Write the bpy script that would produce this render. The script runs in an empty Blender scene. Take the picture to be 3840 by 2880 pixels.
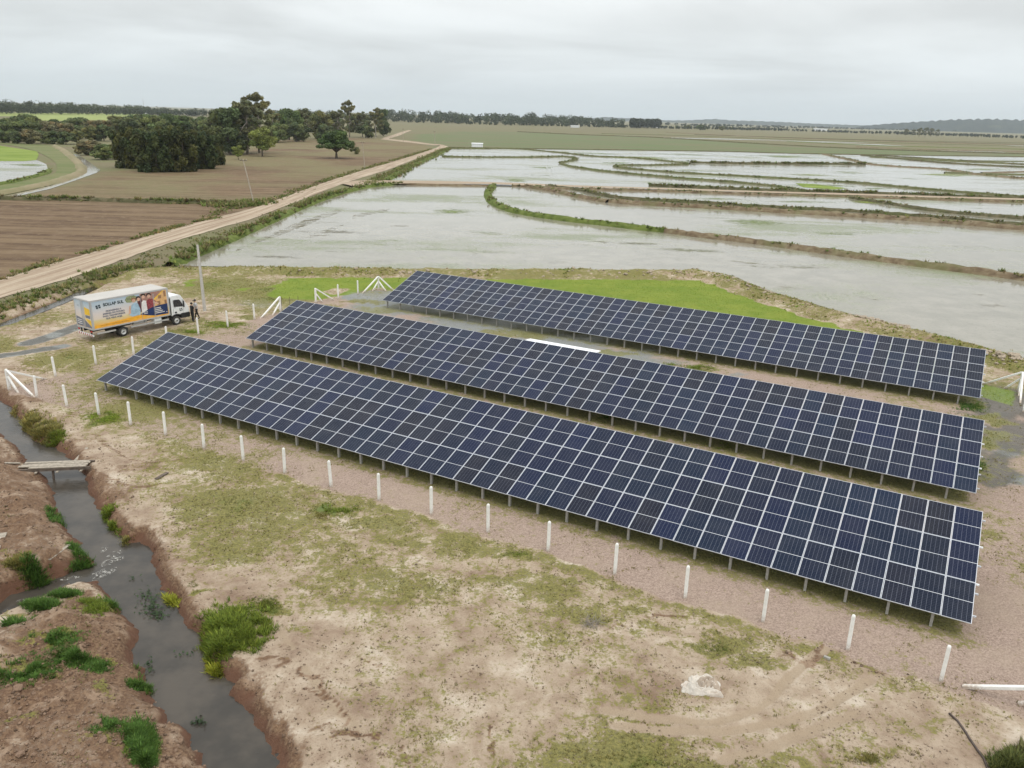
import bpy, math, random
import numpy as np
from mathutils import Vector, Matrix

random.seed(7)
rng = np.random.default_rng(11)
sc = bpy.context.scene
COL = sc.collection

# ------------------------------------------------------------------ camera
CAM_H, PITCH, ROLL, FPX = 17.689, 0.32463, 0.02892, 2986.67
_cp, _sp = math.cos(PITCH), math.sin(PITCH)
_c, _s = math.cos(ROLL), math.sin(ROLL)
FW = np.array([0, _cp, -_sp])
RT0 = np.array([1.0, 0, 0]); UP0 = np.array([0, _sp, _cp])
RT = _c * RT0 + _s * UP0
UP = -_s * RT0 + _c * UP0
cam_d = bpy.data.cameras.new('camera'); cam = bpy.data.objects.new('camera', cam_d); COL.objects.link(cam)
cam_d.sensor_width = 36; cam_d.lens = 28.0; cam_d.clip_start = 0.5; cam_d.clip_end = 60000
cam.matrix_world = Matrix(((RT[0], UP[0], -FW[0], 0), (RT[1], UP[1], -FW[1], 0), (RT[2], UP[2], -FW[2], CAM_H), (0, 0, 0, 1)))
sc.camera = cam

# ------------------------------------------------------------------ view, world, sun
sc.view_settings.view_transform = 'Standard'
sc.view_settings.look = 'None'
sc.view_settings.exposure = 0.0
sc.view_settings.gamma = 1.0
sc.view_settings.use_curve_mapping = False
sc.cycles.volume_bounces = 1
sc.cycles.max_bounces = 8
sc.cycles.transparent_max_bounces = 12

SUN_EL, SUN_AZ = math.radians(68), math.radians(150)     # azimuth: from +Y clockwise towards +X
wd = bpy.data.worlds.new('World'); sc.world = wd; wd.use_nodes = True
nt = wd.node_tree; nt.nodes.clear()
def N(nt, t, **kw):
    n = nt.nodes.new(t)
    for k, v in kw.items():
        if k == 'op': n.operation = v
        elif k == 'blend': n.data_type = 'RGBA'; n.blend_type = v
        else: setattr(n, k, v)
    return n
def L(nt, a, b): nt.links.new(a, b)
def math_n(nt, op, a, b=None, c=None, clamp=False):
    n = nt.nodes.new('ShaderNodeMath'); n.operation = op; n.use_clamp = clamp
    for i, v in enumerate((a, b, c)):
        if v is None: continue
        if isinstance(v, (int, float)): n.inputs[i].default_value = v
        else: nt.links.new(v, n.inputs[i])
    return n.outputs[0]
def mix_n(nt, fac, a, b, blend='MIX'):
    n = nt.nodes.new('ShaderNodeMix'); n.data_type = 'RGBA'; n.blend_type = blend
    for s, v in ((0, fac), (6, a), (7, b)):
        if isinstance(v, (int, float)): n.inputs[s].default_value = v
        elif isinstance(v, tuple): n.inputs[s].default_value = (v[0], v[1], v[2], 1)
        else: nt.links.new(v, n.inputs[s])
    return n.outputs[2]
def ramp_n(nt, fac, stops, interp='LINEAR'):
    n = nt.nodes.new('ShaderNodeValToRGB'); cr = n.color_ramp; cr.interpolation = interp
    while len(cr.elements) > 1: cr.elements.remove(cr.elements[-1])
    for i, (p, c) in enumerate(stops):
        e = cr.elements[0] if i == 0 else cr.elements.new(p)
        e.position = p
        e.color = (c, c, c, 1) if isinstance(c, (int, float)) else (c[0], c[1], c[2], 1)
    nt.links.new(fac, n.inputs[0])
    return n.outputs[0]
def noise_n(nt, vec, scale, detail=4, rough=0.55, dist=0.0, out=0):
    n = nt.nodes.new('ShaderNodeTexNoise'); n.inputs['Scale'].default_value = scale
    n.inputs['Detail'].default_value = detail; n.inputs['Roughness'].default_value = rough
    n.inputs['Distortion'].default_value = dist
    if vec is not None: nt.links.new(vec, n.inputs['Vector'])
    return n.outputs[out]
def maprange(nt, v, a, b, c=0.0, d=1.0, smooth=True):
    n = nt.nodes.new('ShaderNodeMapRange'); n.interpolation_type = 'SMOOTHSTEP' if smooth else 'LINEAR'
    nt.links.new(v, n.inputs[0])
    for i, x in enumerate((a, b, c, d)): n.inputs[i + 1].default_value = x
    return n.outputs[0]

# overcast sky: a clear Nishita sky almost wholly veiled by a cloud deck (standard overcast brightening to the zenith)
tc = N(nt, 'ShaderNodeTexCoord')
sep = N(nt, 'ShaderNodeSeparateXYZ'); L(nt, tc.outputs['Generated'], sep.inputs[0])
zc = math_n(nt, 'MAXIMUM', sep.outputs[2], 0.0)
den = math_n(nt, 'ADD', zc, 0.10)
cx = math_n(nt, 'DIVIDE', sep.outputs[0], den); cy = math_n(nt, 'DIVIDE', sep.outputs[1], den)
cmb = N(nt, 'ShaderNodeCombineXYZ'); L(nt, cx, cmb.inputs[0]); L(nt, cy, cmb.inputs[1])
cl = noise_n(nt, cmb.outputs[0], 0.42, 5, 0.5, 0.4)
cl2 = noise_n(nt, cmb.outputs[0], 0.16, 3, 0.5, 0.2)
cloud = math_n(nt, 'ADD', math_n(nt, 'MULTIPLY', cl, 0.55), math_n(nt, 'MULTIPLY', cl2, 0.45))
shade = maprange(nt, cloud, 0.37, 0.61, 0.83, 1.16)
hz = maprange(nt, zc, 0.0, 0.07, 0.0, 1.0)
shade = math_n(nt, 'ADD', math_n(nt, 'MULTIPLY', math_n(nt, 'SUBTRACT', shade, 0.97), hz), 0.97)
tint = ramp_n(nt, zc, [(0.0, (0.68, 0.765, 0.82)), (0.05, (0.74, 0.795, 0.825)), (0.12, (0.785, 0.815, 0.825)), (1.0, (0.80, 0.82, 0.835))])
lift = math_n(nt, 'ADD', math_n(nt, 'MULTIPLY', zc, 1.3), 1.0)
lum = math_n(nt, 'MULTIPLY', lift, shade)
deck = N(nt, 'ShaderNodeVectorMath'); deck.operation = 'SCALE'
L(nt, tint, deck.inputs[0]); L(nt, lum, deck.inputs['Scale'])
sky = N(nt, 'ShaderNodeTexSky'); sky.sky_type = 'NISHITA'; sky.sun_disc = False
sky.sun_elevation = SUN_EL; sky.sun_rotation = SUN_AZ; sky.air_density = 1.5; sky.dust_density = 3.0
skyb = N(nt, 'ShaderNodeVectorMath'); skyb.operation = 'SCALE'; skyb.inputs['Scale'].default_value = 0.10
L(nt, sky.outputs[0], skyb.inputs[0])
wcol = mix_n(nt, 0.90, skyb.outputs[0], deck.outputs[0])
bg = N(nt, 'ShaderNodeBackground'); L(nt, wcol, bg.inputs[0]); bg.inputs[1].default_value = 1.0
wo = N(nt, 'ShaderNodeOutputWorld'); L(nt, bg.outputs[0], wo.inputs[0])

sun_d = bpy.data.lights.new('sun', 'SUN'); sun_d.energy = 0.95; sun_d.angle = math.radians(30); sun_d.color = (1.0, 0.93, 0.82)
sun = bpy.data.objects.new('sun', sun_d); COL.objects.link(sun)
_sd = Vector((math.sin(SUN_AZ) * math.cos(SUN_EL), math.cos(SUN_AZ) * math.cos(SUN_EL), math.sin(SUN_EL)))
sun.rotation_euler = (-_sd).to_track_quat('-Z', 'Y').to_euler()

# ------------------------------------------------------------------ layout helpers
KD = 3840 / 2212.0
def G(x, y, z=0.0):
    """point of the level z that lies on the survey ray (x, y)"""
    d = FW * FPX + RT * (x * KD - 1920) - UP * (y * KD - 1440)
    t = (z - CAM_H) / d[2]
    return np.array([d[0] * t, d[1] * t, z])
def G2(pts, z=0.0): return np.array([G(x, y, z)[:2] for x, y in pts])
def Sproj(P):
    P = np.asarray(P, float); d = P - np.array([0, 0, CAM_H]); zz = d @ FW
    return (1920 + FPX * (d @ RT) / zz) / KD, (1440 - FPX * (d @ UP) / zz) / KD
def sstep(x, a, b):
    t = np.clip((x - a) / (b - a), 0, 1); return t * t * (3 - 2 * t)
def hash2(ix, iy, seed):
    h = (ix.astype(np.int64) * 374761393 + iy.astype(np.int64) * 668265263 + seed * 1274126177) & 0x7fffffff
    h = ((h ^ (h >> 13)) * 1274126177) & 0x7fffffff
    return ((h ^ (h >> 16)) & 0xffff) / 65535.0
def vnoise(x, y, seed=0):
    ix = np.floor(x); iy = np.floor(y); fx = x - ix; fy = y - iy
    fx = fx * fx * (3 - 2 * fx); fy = fy * fy * (3 - 2 * fy)
    a = hash2(ix, iy, seed); b = hash2(ix + 1, iy, seed); c = hash2(ix, iy + 1, seed); d = hash2(ix + 1, iy + 1, seed)
    return (a * (1 - fx) + b * fx) * (1 - fy) + (c * (1 - fx) + d * fx) * fy
def fbm(x, y, scale, octv=4, seed=0, gain=0.5):
    s = 0; a = 1; t = 0; f = scale
    for k in range(octv):
        s = s + a * vnoise(x * f + 17.3 * k, y * f - 9.1 * k, seed + k); t += a; a *= gain; f *= 2.03
    return s / t
def line_dist(P, X, Y):
    best = np.full(X.shape, 1e9)
    for (ax, ay), (bx, by) in zip(P[:-1], P[1:]):
        dx, dy = bx - ax, by - ay; q = dx * dx + dy * dy + 1e-12
        t = np.clip(((X - ax) * dx + (Y - ay) * dy) / q, 0, 1)
        best = np.minimum(best, (X - ax - t * dx) ** 2 + (Y - ay - t * dy) ** 2)
    return np.sqrt(best)
def in_poly(P, X, Y):
    r = np.zeros(X.shape, bool); n = len(P)
    for i in range(n):
        x1, y1 = P[i]; x2, y2 = P[(i + 1) % n]
        if y1 == y2: continue
        cnd = ((y1 > Y) != (y2 > Y)) & (X < (x2 - x1) * (Y - y1) / (y2 - y1) + x1)
        r ^= cnd
    return r
def poly_sd(P, X, Y):
    d = line_dist(np.vstack([P, P[:1]]), X, Y)
    return np.where(in_poly(P, X, Y), -d, d)
def smooth_line(P, step):
    """Catmull-Rom through the points, resampled"""
    P = np.asarray(P, float); Q = [2 * P[0] - P[1]] + list(P) + [2 * P[-1] - P[-2]]; out = []
    for i in range(1, len(Q) - 2):
        p0, p1, p2, p3 = Q[i - 1], Q[i], Q[i + 1], Q[i + 2]
        n = max(1, int(np.linalg.norm(p2 - p1) / step))
        for k in range(n):
            t = k / n
            out.append(0.5 * ((2 * p1) + (-p0 + p2) * t + (2 * p0 - 5 * p1 + 4 * p2 - p3) * t * t + (-p0 + 3 * p1 - 3 * p2 + p3) * t ** 3))
    out.append(P[-1]); return np.array(out)

# ------------------------------------------------------------------ object helpers
def tag(o, label=None, cat=None, group=None, kind=None):
    if label: o['label'] = label
    if cat: o['category'] = cat
    if group: o['group'] = group
    if kind: o['kind'] = kind
    return o
def link(name, data, parent=None, loc=None, rot=None):
    o = bpy.data.objects.new(name, data); COL.objects.link(o)
    if parent is not None: o.parent = parent
    if loc is not None: o.location = tuple(float(v) for v in loc)
    if rot is not None: o.rotation_euler = rot
    return o
def empty(name, loc, rz=0.0):
    o = link(name, None, None, loc, (0, 0, rz)); o.empty_display_size = 0.3; return o
def copy_tree(o, parent=None):
    c = o.copy(); COL.objects.link(c); c.parent = parent
    for ch in o.children: copy_tree(ch, c)
    return c
def np_mesh(name, V, F, mats=(), smooth=False, attrs=None, uv=None, mi=None):
    """V (n,3), F (m,k) with constant k"""
    V = np.asarray(V, np.float32); F = np.asarray(F, np.int32)
    me = bpy.data.meshes.new(name); k = F.shape[1]
    me.vertices.add(len(V)); me.vertices.foreach_set('co', V.ravel())
    me.loops.add(F.size); me.loops.foreach_set('vertex_index', F.ravel())
    me.polygons.add(len(F)); me.polygons.foreach_set('loop_start', np.arange(0, F.size, k, dtype=np.int32))
    me.polygons.foreach_set('loop_total', np.full(len(F), k, np.int32))
    if smooth: me.polygons.foreach_set('use_smooth', np.ones(len(F), bool))
    if mi is not None: me.polygons.foreach_set('material_index', np.asarray(mi, np.int32))
    for m in mats: me.materials.append(m)
    if attrs:
        for an, av in attrs.items():
            a = me.color_attributes.new(an, 'FLOAT_COLOR', 'POINT')
            av = np.asarray(av, np.float32)
            if av.shape[1] == 3: av = np.hstack([av, np.ones((len(av), 1), np.float32)])
            a.data.foreach_set('color', av.ravel())
    if uv is not None:
        u = me.uv_layers.new(name='UVMap'); u.data.foreach_set('uv', np.asarray(uv, np.float32)[F.ravel()].ravel())
    me.update(calc_edges=True); me.validate()
    return me
class MB:
    """collects shapes for one mesh"""
    def __init__(s): s.v = []; s.f = []; s.m = []
    def add(s, V, F, mi=0):
        o = len(s.v); s.v += [tuple(float(c) for c in p) for p in V]; s.f += [tuple(i + o for i in f) for f in F]; s.m += [mi] * len(F); return s
    def box(s, a, b, mi=0):
        x0, y0, z0 = a; x1, y1, z1 = b
        V = [(x0, y0, z0), (x1, y0, z0), (x1, y1, z0), (x0, y1, z0), (x0, y0, z1), (x1, y0, z1), (x1, y1, z1), (x0, y1, z1)]
        return s.add(V, [(3, 2, 1, 0), (4, 5, 6, 7), (0, 1, 5, 4), (1, 2, 6, 5), (2, 3, 7, 6), (3, 0, 4, 7)], mi)
    def bar(s, p, q, w, h=None, mi=0, ends=1.0):
        """rectangular bar from p to q"""
        h = h or w; p = Vector(p); q = Vector(q); d = (q - p).normalized()
        a = d.cross(Vector((0, 0, 1)));
        if a.length < 1e-3: a = Vector((1, 0, 0))
        a.normalize(); b = a.cross(d).normalized()
        V = []
        for c, k in ((p, 1.0), (q, ends)):
            for sx, sy in ((-1, -1), (1, -1), (1, 1), (-1, 1)): V.append(c + a * (sx * w / 2 * k) + b * (sy * h / 2 * k))
        return s.add(V, [(0, 1, 2, 3), (7, 6, 5, 4), (0, 4, 5, 1), (1, 5, 6, 2), (2, 6, 7, 3), (3, 7, 4, 0)], mi)
    def tube(s, pts, rad, n=8, mi=0, cap=True):
        pts = [Vector(p) for p in pts]; rad = rad if isinstance(rad, (list, tuple)) else [rad] * len(pts); V = []; F = []
        prev = None
        for i, p in enumerate(pts):
            d = (pts[min(i + 1, len(pts) - 1)] - pts[max(i - 1, 0)]).normalized()
            a = prev - d * prev.dot(d) if prev is not None else d.cross(Vector((0.13, 0.9, 0.2)) if abs(d.y) < .9 else Vector((1, 0, 0)))
            a.normalize(); prev = a; b = d.cross(a)
            for k in range(n):
                t = 2 * math.pi * k / n; V.append(p + a * (math.cos(t) * rad[i]) + b * (math.sin(t) * rad[i]))
        for i in range(len(pts) - 1):
            for k in range(n):
                k2 = (k + 1) % n; F.append((i * n + k, i * n + k2, (i + 1) * n + k2, (i + 1) * n + k))
        if cap: F.append(tuple(range(n - 1, -1, -1))); F.append(tuple((len(pts) - 1) * n + k for k in range(n)))
        return s.add(V, F, mi)
    def prism(s, prof, y0, y1, mi=0):
        """profile in (x,z) extruded along y"""
        n = len(prof); V = [(x, y0, z) for x, z in prof] + [(x, y1, z) for x, z in prof]
        F = [tuple(range(n)), tuple(range(2 * n - 1, n - 1, -1))] + [(i, i + n, (i + 1) % n + n, (i + 1) % n) for i in range(n)]
        return s.add(V, F, mi)
    def lathe_y(s, prof, n=20, c=(0, 0, 0), mi=0):
        """profile (r,y) turned about a y axis through c"""
        V = []; F = []
        for r, y in prof:
            for k in range(n):
                t = 2 * math.pi * k / n; V.append((c[0] + r * math.cos(t), c[1] + y, c[2] + r * math.sin(t)))
        for i in range(len(prof) - 1):
            for k in range(n): F.append((i * n + k, i * n + (k + 1) % n, (i + 1) * n + (k + 1) % n, (i + 1) * n + k))
        return s.add(V, F, mi)
    def mesh(s, name, mats, smooth=False, bevel=0.0):
        me = bpy.data.meshes.new(name); me.from_pydata(s.v, [], s.f)
        for m in (mats if isinstance(mats, (list, tuple)) else [mats]): me.materials.append(m)
        me.polygons.foreach_set('material_index', s.m)
        import bmesh
        bm = bmesh.new(); bm.from_mesh(me); bmesh.ops.recalc_face_normals(bm, faces=bm.faces)
        if bevel > 0: bmesh.ops.bevel(bm, geom=[e for e in bm.edges if e.is_manifold and e.calc_face_angle(0) > 0.5], offset=bevel, segments=2, affect='EDGES', profile=0.6)
        bm.to_mesh(me); bm.free()
        if smooth: me.polygons.foreach_set('use_smooth', [True] * len(me.polygons))
        me.update(); return me
    def obj(s, name, mats, parent=None, smooth=False, bevel=0.0, loc=None, rot=None):
        return link(name, s.mesh(name, mats, smooth, bevel), parent, loc, rot)

# ------------------------------------------------------------------ materials
def material(name):
    m = bpy.data.materials.new(name); m.use_nodes = True; nt = m.node_tree
    b = nt.nodes['Principled BSDF']; return m, nt, b
def plain(name, col, rough=0.6, metal=0.0, var=0.12, scale=6.0, bump=0.0, spec=0.5, dirt=None, obj_space=True):
    m, nt, b = material(name)
    tcn = N(nt, 'ShaderNodeTexCoord'); vec = tcn.outputs['Object']
    n1 = noise_n(nt, vec, scale, 5, 0.6)
    f = maprange(nt, n1, 0.3, 0.7, 1 - var, 1 + var)
    mul = N(nt, 'ShaderNodeVectorMath'); mul.operation = 'SCALE'; mul.inputs[0].default_value = col; L(nt, f, mul.inputs['Scale'])
    c = mul.outputs[0]
    if dirt:
        n2 = noise_n(nt, vec, scale * 0.45, 6, 0.65, 0.5)
        c = mix_n(nt, maprange(nt, n2, 0.5, 0.72, 0.0, dirt[1]), c, dirt[0])
    L(nt, c, b.inputs['Base Color']); b.inputs['Roughness'].default_value = rough; b.inputs['Metallic'].default_value = metal
    b.inputs['Specular IOR Level'].default_value = spec
    if bump:
        bp = N(nt, 'ShaderNodeBump'); bp.inputs['Strength'].default_value = bump; bp.inputs['Distance'].default_value = 0.02
        L(nt, noise_n(nt, vec, scale * 4, 5, 0.6), bp.inputs['Height']); L(nt, bp.outputs[0], b.inputs['Normal'])
    return m
def foliage(name, trans=0.25, rough=0.6):
    """leaf material, colour from the leaf's own attribute"""
    m, nt, b = material(name)
    at = N(nt, 'ShaderNodeAttribute'); at.attribute_name = 'Col'
    L(nt, at.outputs['Color'], b.inputs['Base Color']); b.inputs['Roughness'].default_value = rough
    b.inputs['Specular IOR Level'].default_value = 0.25
    tr = N(nt, 'ShaderNodeBsdfTranslucent'); L(nt, at.outputs['Color'], tr.inputs[0])
    mx = N(nt, 'ShaderNodeMixShader'); mx.inputs[0].default_value = trans
    L(nt, b.outputs[0], mx.inputs[1]); L(nt, tr.outputs[0], mx.inputs[2])
    L(nt, mx.outputs[0], nt.nodes['Material Output'].inputs[0]); return m
M = {}
M['leaf'] = foliage('leaf', 0.22)
M['grass'] = foliage('grass_blade', 0.3, 0.7)
def post_material():
    m = plain('white_painted_concrete', (0.78, 0.77, 0.73), 0.75, var=0.06, scale=5, bump=0.15, dirt=((0.5, 0.42, 0.33), 0.45)); nt = m.node_tree; b = nt.nodes['Principled BSDF']; src = b.inputs['Base Color'].links[0].from_socket
    tcn = N(nt, 'ShaderNodeTexCoord'); s_ = N(nt, 'ShaderNodeSeparateXYZ'); L(nt, tcn.outputs['Object'], s_.inputs[0])
    spl = math_n(nt, 'SUBTRACT', noise_n(nt, tcn.outputs['Object'], 9, 4, .7), math_n(nt, 'MULTIPLY', s_.outputs[2], 1.1))     # mud splashed up the foot
    L(nt, mix_n(nt, maprange(nt, spl, .12, .5, 0, .75), src, (.33, .23, .15)), b.inputs['Base Color']); return m
M['white_post'] = post_material()
M['concrete'] = plain('grey_concrete', (0.32, 0.305, 0.27), 0.85, var=0.15, scale=8, bump=0.25)
M['pole'] = plain('pole_concrete', (0.46, 0.44, 0.40), 0.85, var=0.12, scale=4, bump=0.2)
M['wood_pole'] = plain('wood_pole', (0.36, 0.31, 0.25), 0.85, var=0.15, scale=3)
M['alu'] = plain('aluminium', (0.60, 0.62, 0.66), 0.42, metal=0.35, var=0.04, scale=9)
M['galv'] = plain('galvanised_steel', (0.55, 0.56, 0.57), 0.5, metal=0.6, var=0.1, scale=12)
M['white_sheet'] = plain('white_roof_sheet', (0.84, 0.85, 0.86), 0.45, var=0.03, scale=2)
M['bark'] = plain('bark', (0.15, 0.12, 0.09), 0.9, var=0.3, scale=2.0)
M['pale_bark'] = plain('pale_bark', (0.32, 0.28, 0.23), 0.9, var=0.3, scale=1.5)
M['plank'] = plain('weathered_plank', (0.34, 0.295, 0.235), 0.85, var=0.25, scale=7, bump=0.2)
M['dark_wood'] = plain('dark_wood', (0.11, 0.085, 0.065), 0.9, var=0.3, scale=5)
M['rock'] = plain('clod', (0.33, 0.27, 0.20), 0.95, var=0.25, scale=3, bump=0.4)
M['white_paint'] = plain('white_truck_paint', (0.76, 0.77, 0.77), 0.3, var=0.05, scale=1.5, dirt=((.5, .43, .35), .35))
M['roof_sheet'] = plain('truck_roof_sheet', (0.46, 0.435, 0.395), 0.5, var=0.05, scale=0.8, dirt=((0.55, 0.48, 0.4), 0.3))
M['black'] = plain('black_plastic', (0.018, 0.018, 0.019), 0.55, var=0.2, scale=6)
M['rubber'] = plain('tyre_rubber', (0.03, 0.028, 0.026), 0.85, var=0.25, scale=9)
M['rim'] = plain('wheel_rim', (0.55, 0.55, 0.54), 0.45, metal=0.3, var=0.1, scale=9)
M['glass'] = plain('dark_glass', (0.02, 0.025, 0.03), 0.06, var=0.1, scale=2, spec=0.8)
M['trim'] = plain('grey_trim', (0.50, 0.50, 0.50), 0.45, metal=0.3, var=0.06, scale=4)
M['red_lens'] = plain('red_lens', (0.4, 0.02, 0.015), 0.25, var=0.05)
M['sack'] = plain('woven_sack', (0.40, 0.33, 0.26), 0.8, var=0.18, scale=2.2, bump=0.35, dirt=((0.42, 0.27, 0.18), 0.7))
M['hose'] = plain('dark_hose', (0.07, 0.05, 0.04), 0.6, var=0.3, scale=6)
M['shed_white'] = plain('white_shed', (0.75, 0.76, 0.77), 0.6, var=0.05, scale=1)

# ================================================================== GROUND
WATER_Z = -0.55
stream_R = [(-60, 815), (4, 869), (29, 889), (50, 922), (85, 954), (117, 968), (136, 982), (150, 992), (185, 1027), (192, 1054), (215, 1089), (232, 1129),
            (257, 1152), (271, 1177), (302, 1170), (317, 1182), (327, 1219), (340, 1244), (342, 1259), (350, 1277), (375, 1297), (385, 1322), (410, 1362),
            (430, 1379), (447, 1414), (450, 1434), (467, 1452), (497, 1474), (502, 1499), (530, 1527), (553, 1567), (570, 1589), (590, 1604), (598, 1634),
            (600, 1659), (606, 1700), (618, 1790)]
stream_L1 = [(-60, 890), (0, 939), (15, 954), (37, 969), (61, 992), (62, 1002), (82, 1019), (100, 1044), (110, 1063), (120, 1079), (136, 1114), (140, 1139),
             (170, 1172), (195, 1204), (200, 1222), (160, 1230), (105, 1257), (75, 1269), (30, 1284), (0, 1304), (-60, 1335)]
stream_L2 = [(-60, 1362), (0, 1338), (27, 1327), (65, 1309), (105, 1297), (130, 1279), (175, 1264), (207, 1259), (220, 1277), (242, 1289), (255, 1307), (277, 1332),
             (287, 1357), (297, 1377), (292, 1404), (287, 1419), (312, 1444), (315, 1464), (307, 1482), (330, 1509), (342, 1539), (352, 1567), (390, 1567), (410, 1594),
             (430, 1619), (457, 1659), (480, 1700), (530, 1790)]
STREAM = G2(stream_R[::-1] + stream_L1 + stream_L2, WATER_Z)
BERM = G2([(215, 607), (330, 590), (480, 588), (700, 590), (1000, 593), (1300, 594), (1500, 594), (1545, 600), (1620, 632), (1750, 672), (1900, 712), (2010, 738), (2130, 772), (2260, 808), (2500, 880)])
DITCH = G2([(-120, 725), (0, 694), (60, 672), (130, 645), (200, 614), (262, 594)])
MOUND1 = G2([(-300, 1000), (-60, 920), (0, 955), (50, 1000), (100, 1060), (130, 1130), (160, 1180), (185, 1215), (90, 1255), (0, 1290), (-300, 1400)])
MOUND2 = G2([(-300, 1480), (0, 1350), (110, 1305), (200, 1270), (280, 1360), (280, 1420), (320, 1510), (400, 1600), (430, 1660), (500, 1800), (-300, 2000)])
PAD = G2([(15, 850), (80, 863), (145, 884), (214, 902), (282, 924), (358, 947), (441, 976), (526, 1001), (616, 1029), (716, 1059), (819, 1089), (932, 1121), (1054, 1158),
          (1184, 1199), (1328, 1250), (1480, 1303), (1648, 1355), (1831, 1417), (2032, 1486), (2110, 1510), (2212, 1550), (2500, 1650), (2500, 900), (2215, 850), (2110, 832),
          (880, 640), (818, 624), (690, 648), (606, 673), (550, 690), (492, 706), (429, 721), (289, 766), (207, 787), (120, 813), (30, 838)])
LAWN = G2([(385, 606), (440, 602), (700, 600), (1530, 606), (1600, 628), (1720, 674), (1860, 716), (2050, 790), (2140, 830), (2205, 850), (2190, 880), (2100, 850), (1500, 720), (870, 636),
           (820, 622), (690, 650), (590, 645), (480, 622), (400, 620)])
FIELD = G2([(-900, 760), (-300, 690), (0, 606), (125, 568), (250, 533), (375, 496), (553, 448), (728, 386), (878, 341), (940, 319), (900, 306), (780, 299), (600, 298), (560, 318),
            (480, 338), (380, 371), (260, 364), (215, 377), (140, 402), (20, 431), (-300, 475), (-900, 540)])
NEARLAND = G2([(-900, 900), (0, 665), (130, 630), (270, 585), (380, 579), (1530, 585), (1600, 612), (1760, 668), (2000, 728), (2212, 776), (2500, 845), (3500, 1200), (2212, 2600), (-400, 2600), (-1500, 1600)])
GREENBAND = G2([(878, 312), (935, 325), (970, 321), (1106, 322), (1306, 325), (1560, 328), (1779, 333), (2212, 345), (2212, 331), (1900, 322), (1659, 311), (1406, 297), (1256, 291), (1119, 285), (1000, 284), (900, 290)])

def ells(lst, X, Y):
    r = np.zeros(X.shape)
    wa = 0.45 + 0.007 * np.hypot(X, Y)
    X, Y = X + wa * (3.2 * (fbm(X, Y, .45, 3, 201) - .5) + 1.4 * (fbm(X, Y, 1.9, 2, 205) - .5)), Y + wa * (3.2 * (fbm(X, Y, .45, 3, 211) - .5) + 1.4 * (fbm(X, Y, 1.9, 2, 215) - .5))
    for cx_, cy_, rx, ry, s in lst:
        c = G(cx_, cy_)[:2]; a = G(cx_ + rx, cy_)[:2] - c; b = (G(cx_, cy_ - ry)[:2] - G(cx_, cy_ + ry)[:2]) / 2
        det = a[0] * b[1] - a[1] * b[0]
        u = ((X - c[0]) * b[1] - (Y - c[1]) * b[0]) / det; v = (a[0] * (Y - c[1]) - a[1] * (X - c[0])) / det
        r = np.maximum(r, s * (1 - sstep(np.sqrt(u * u + v * v), 0.25, 1.45)))
    return r
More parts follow.
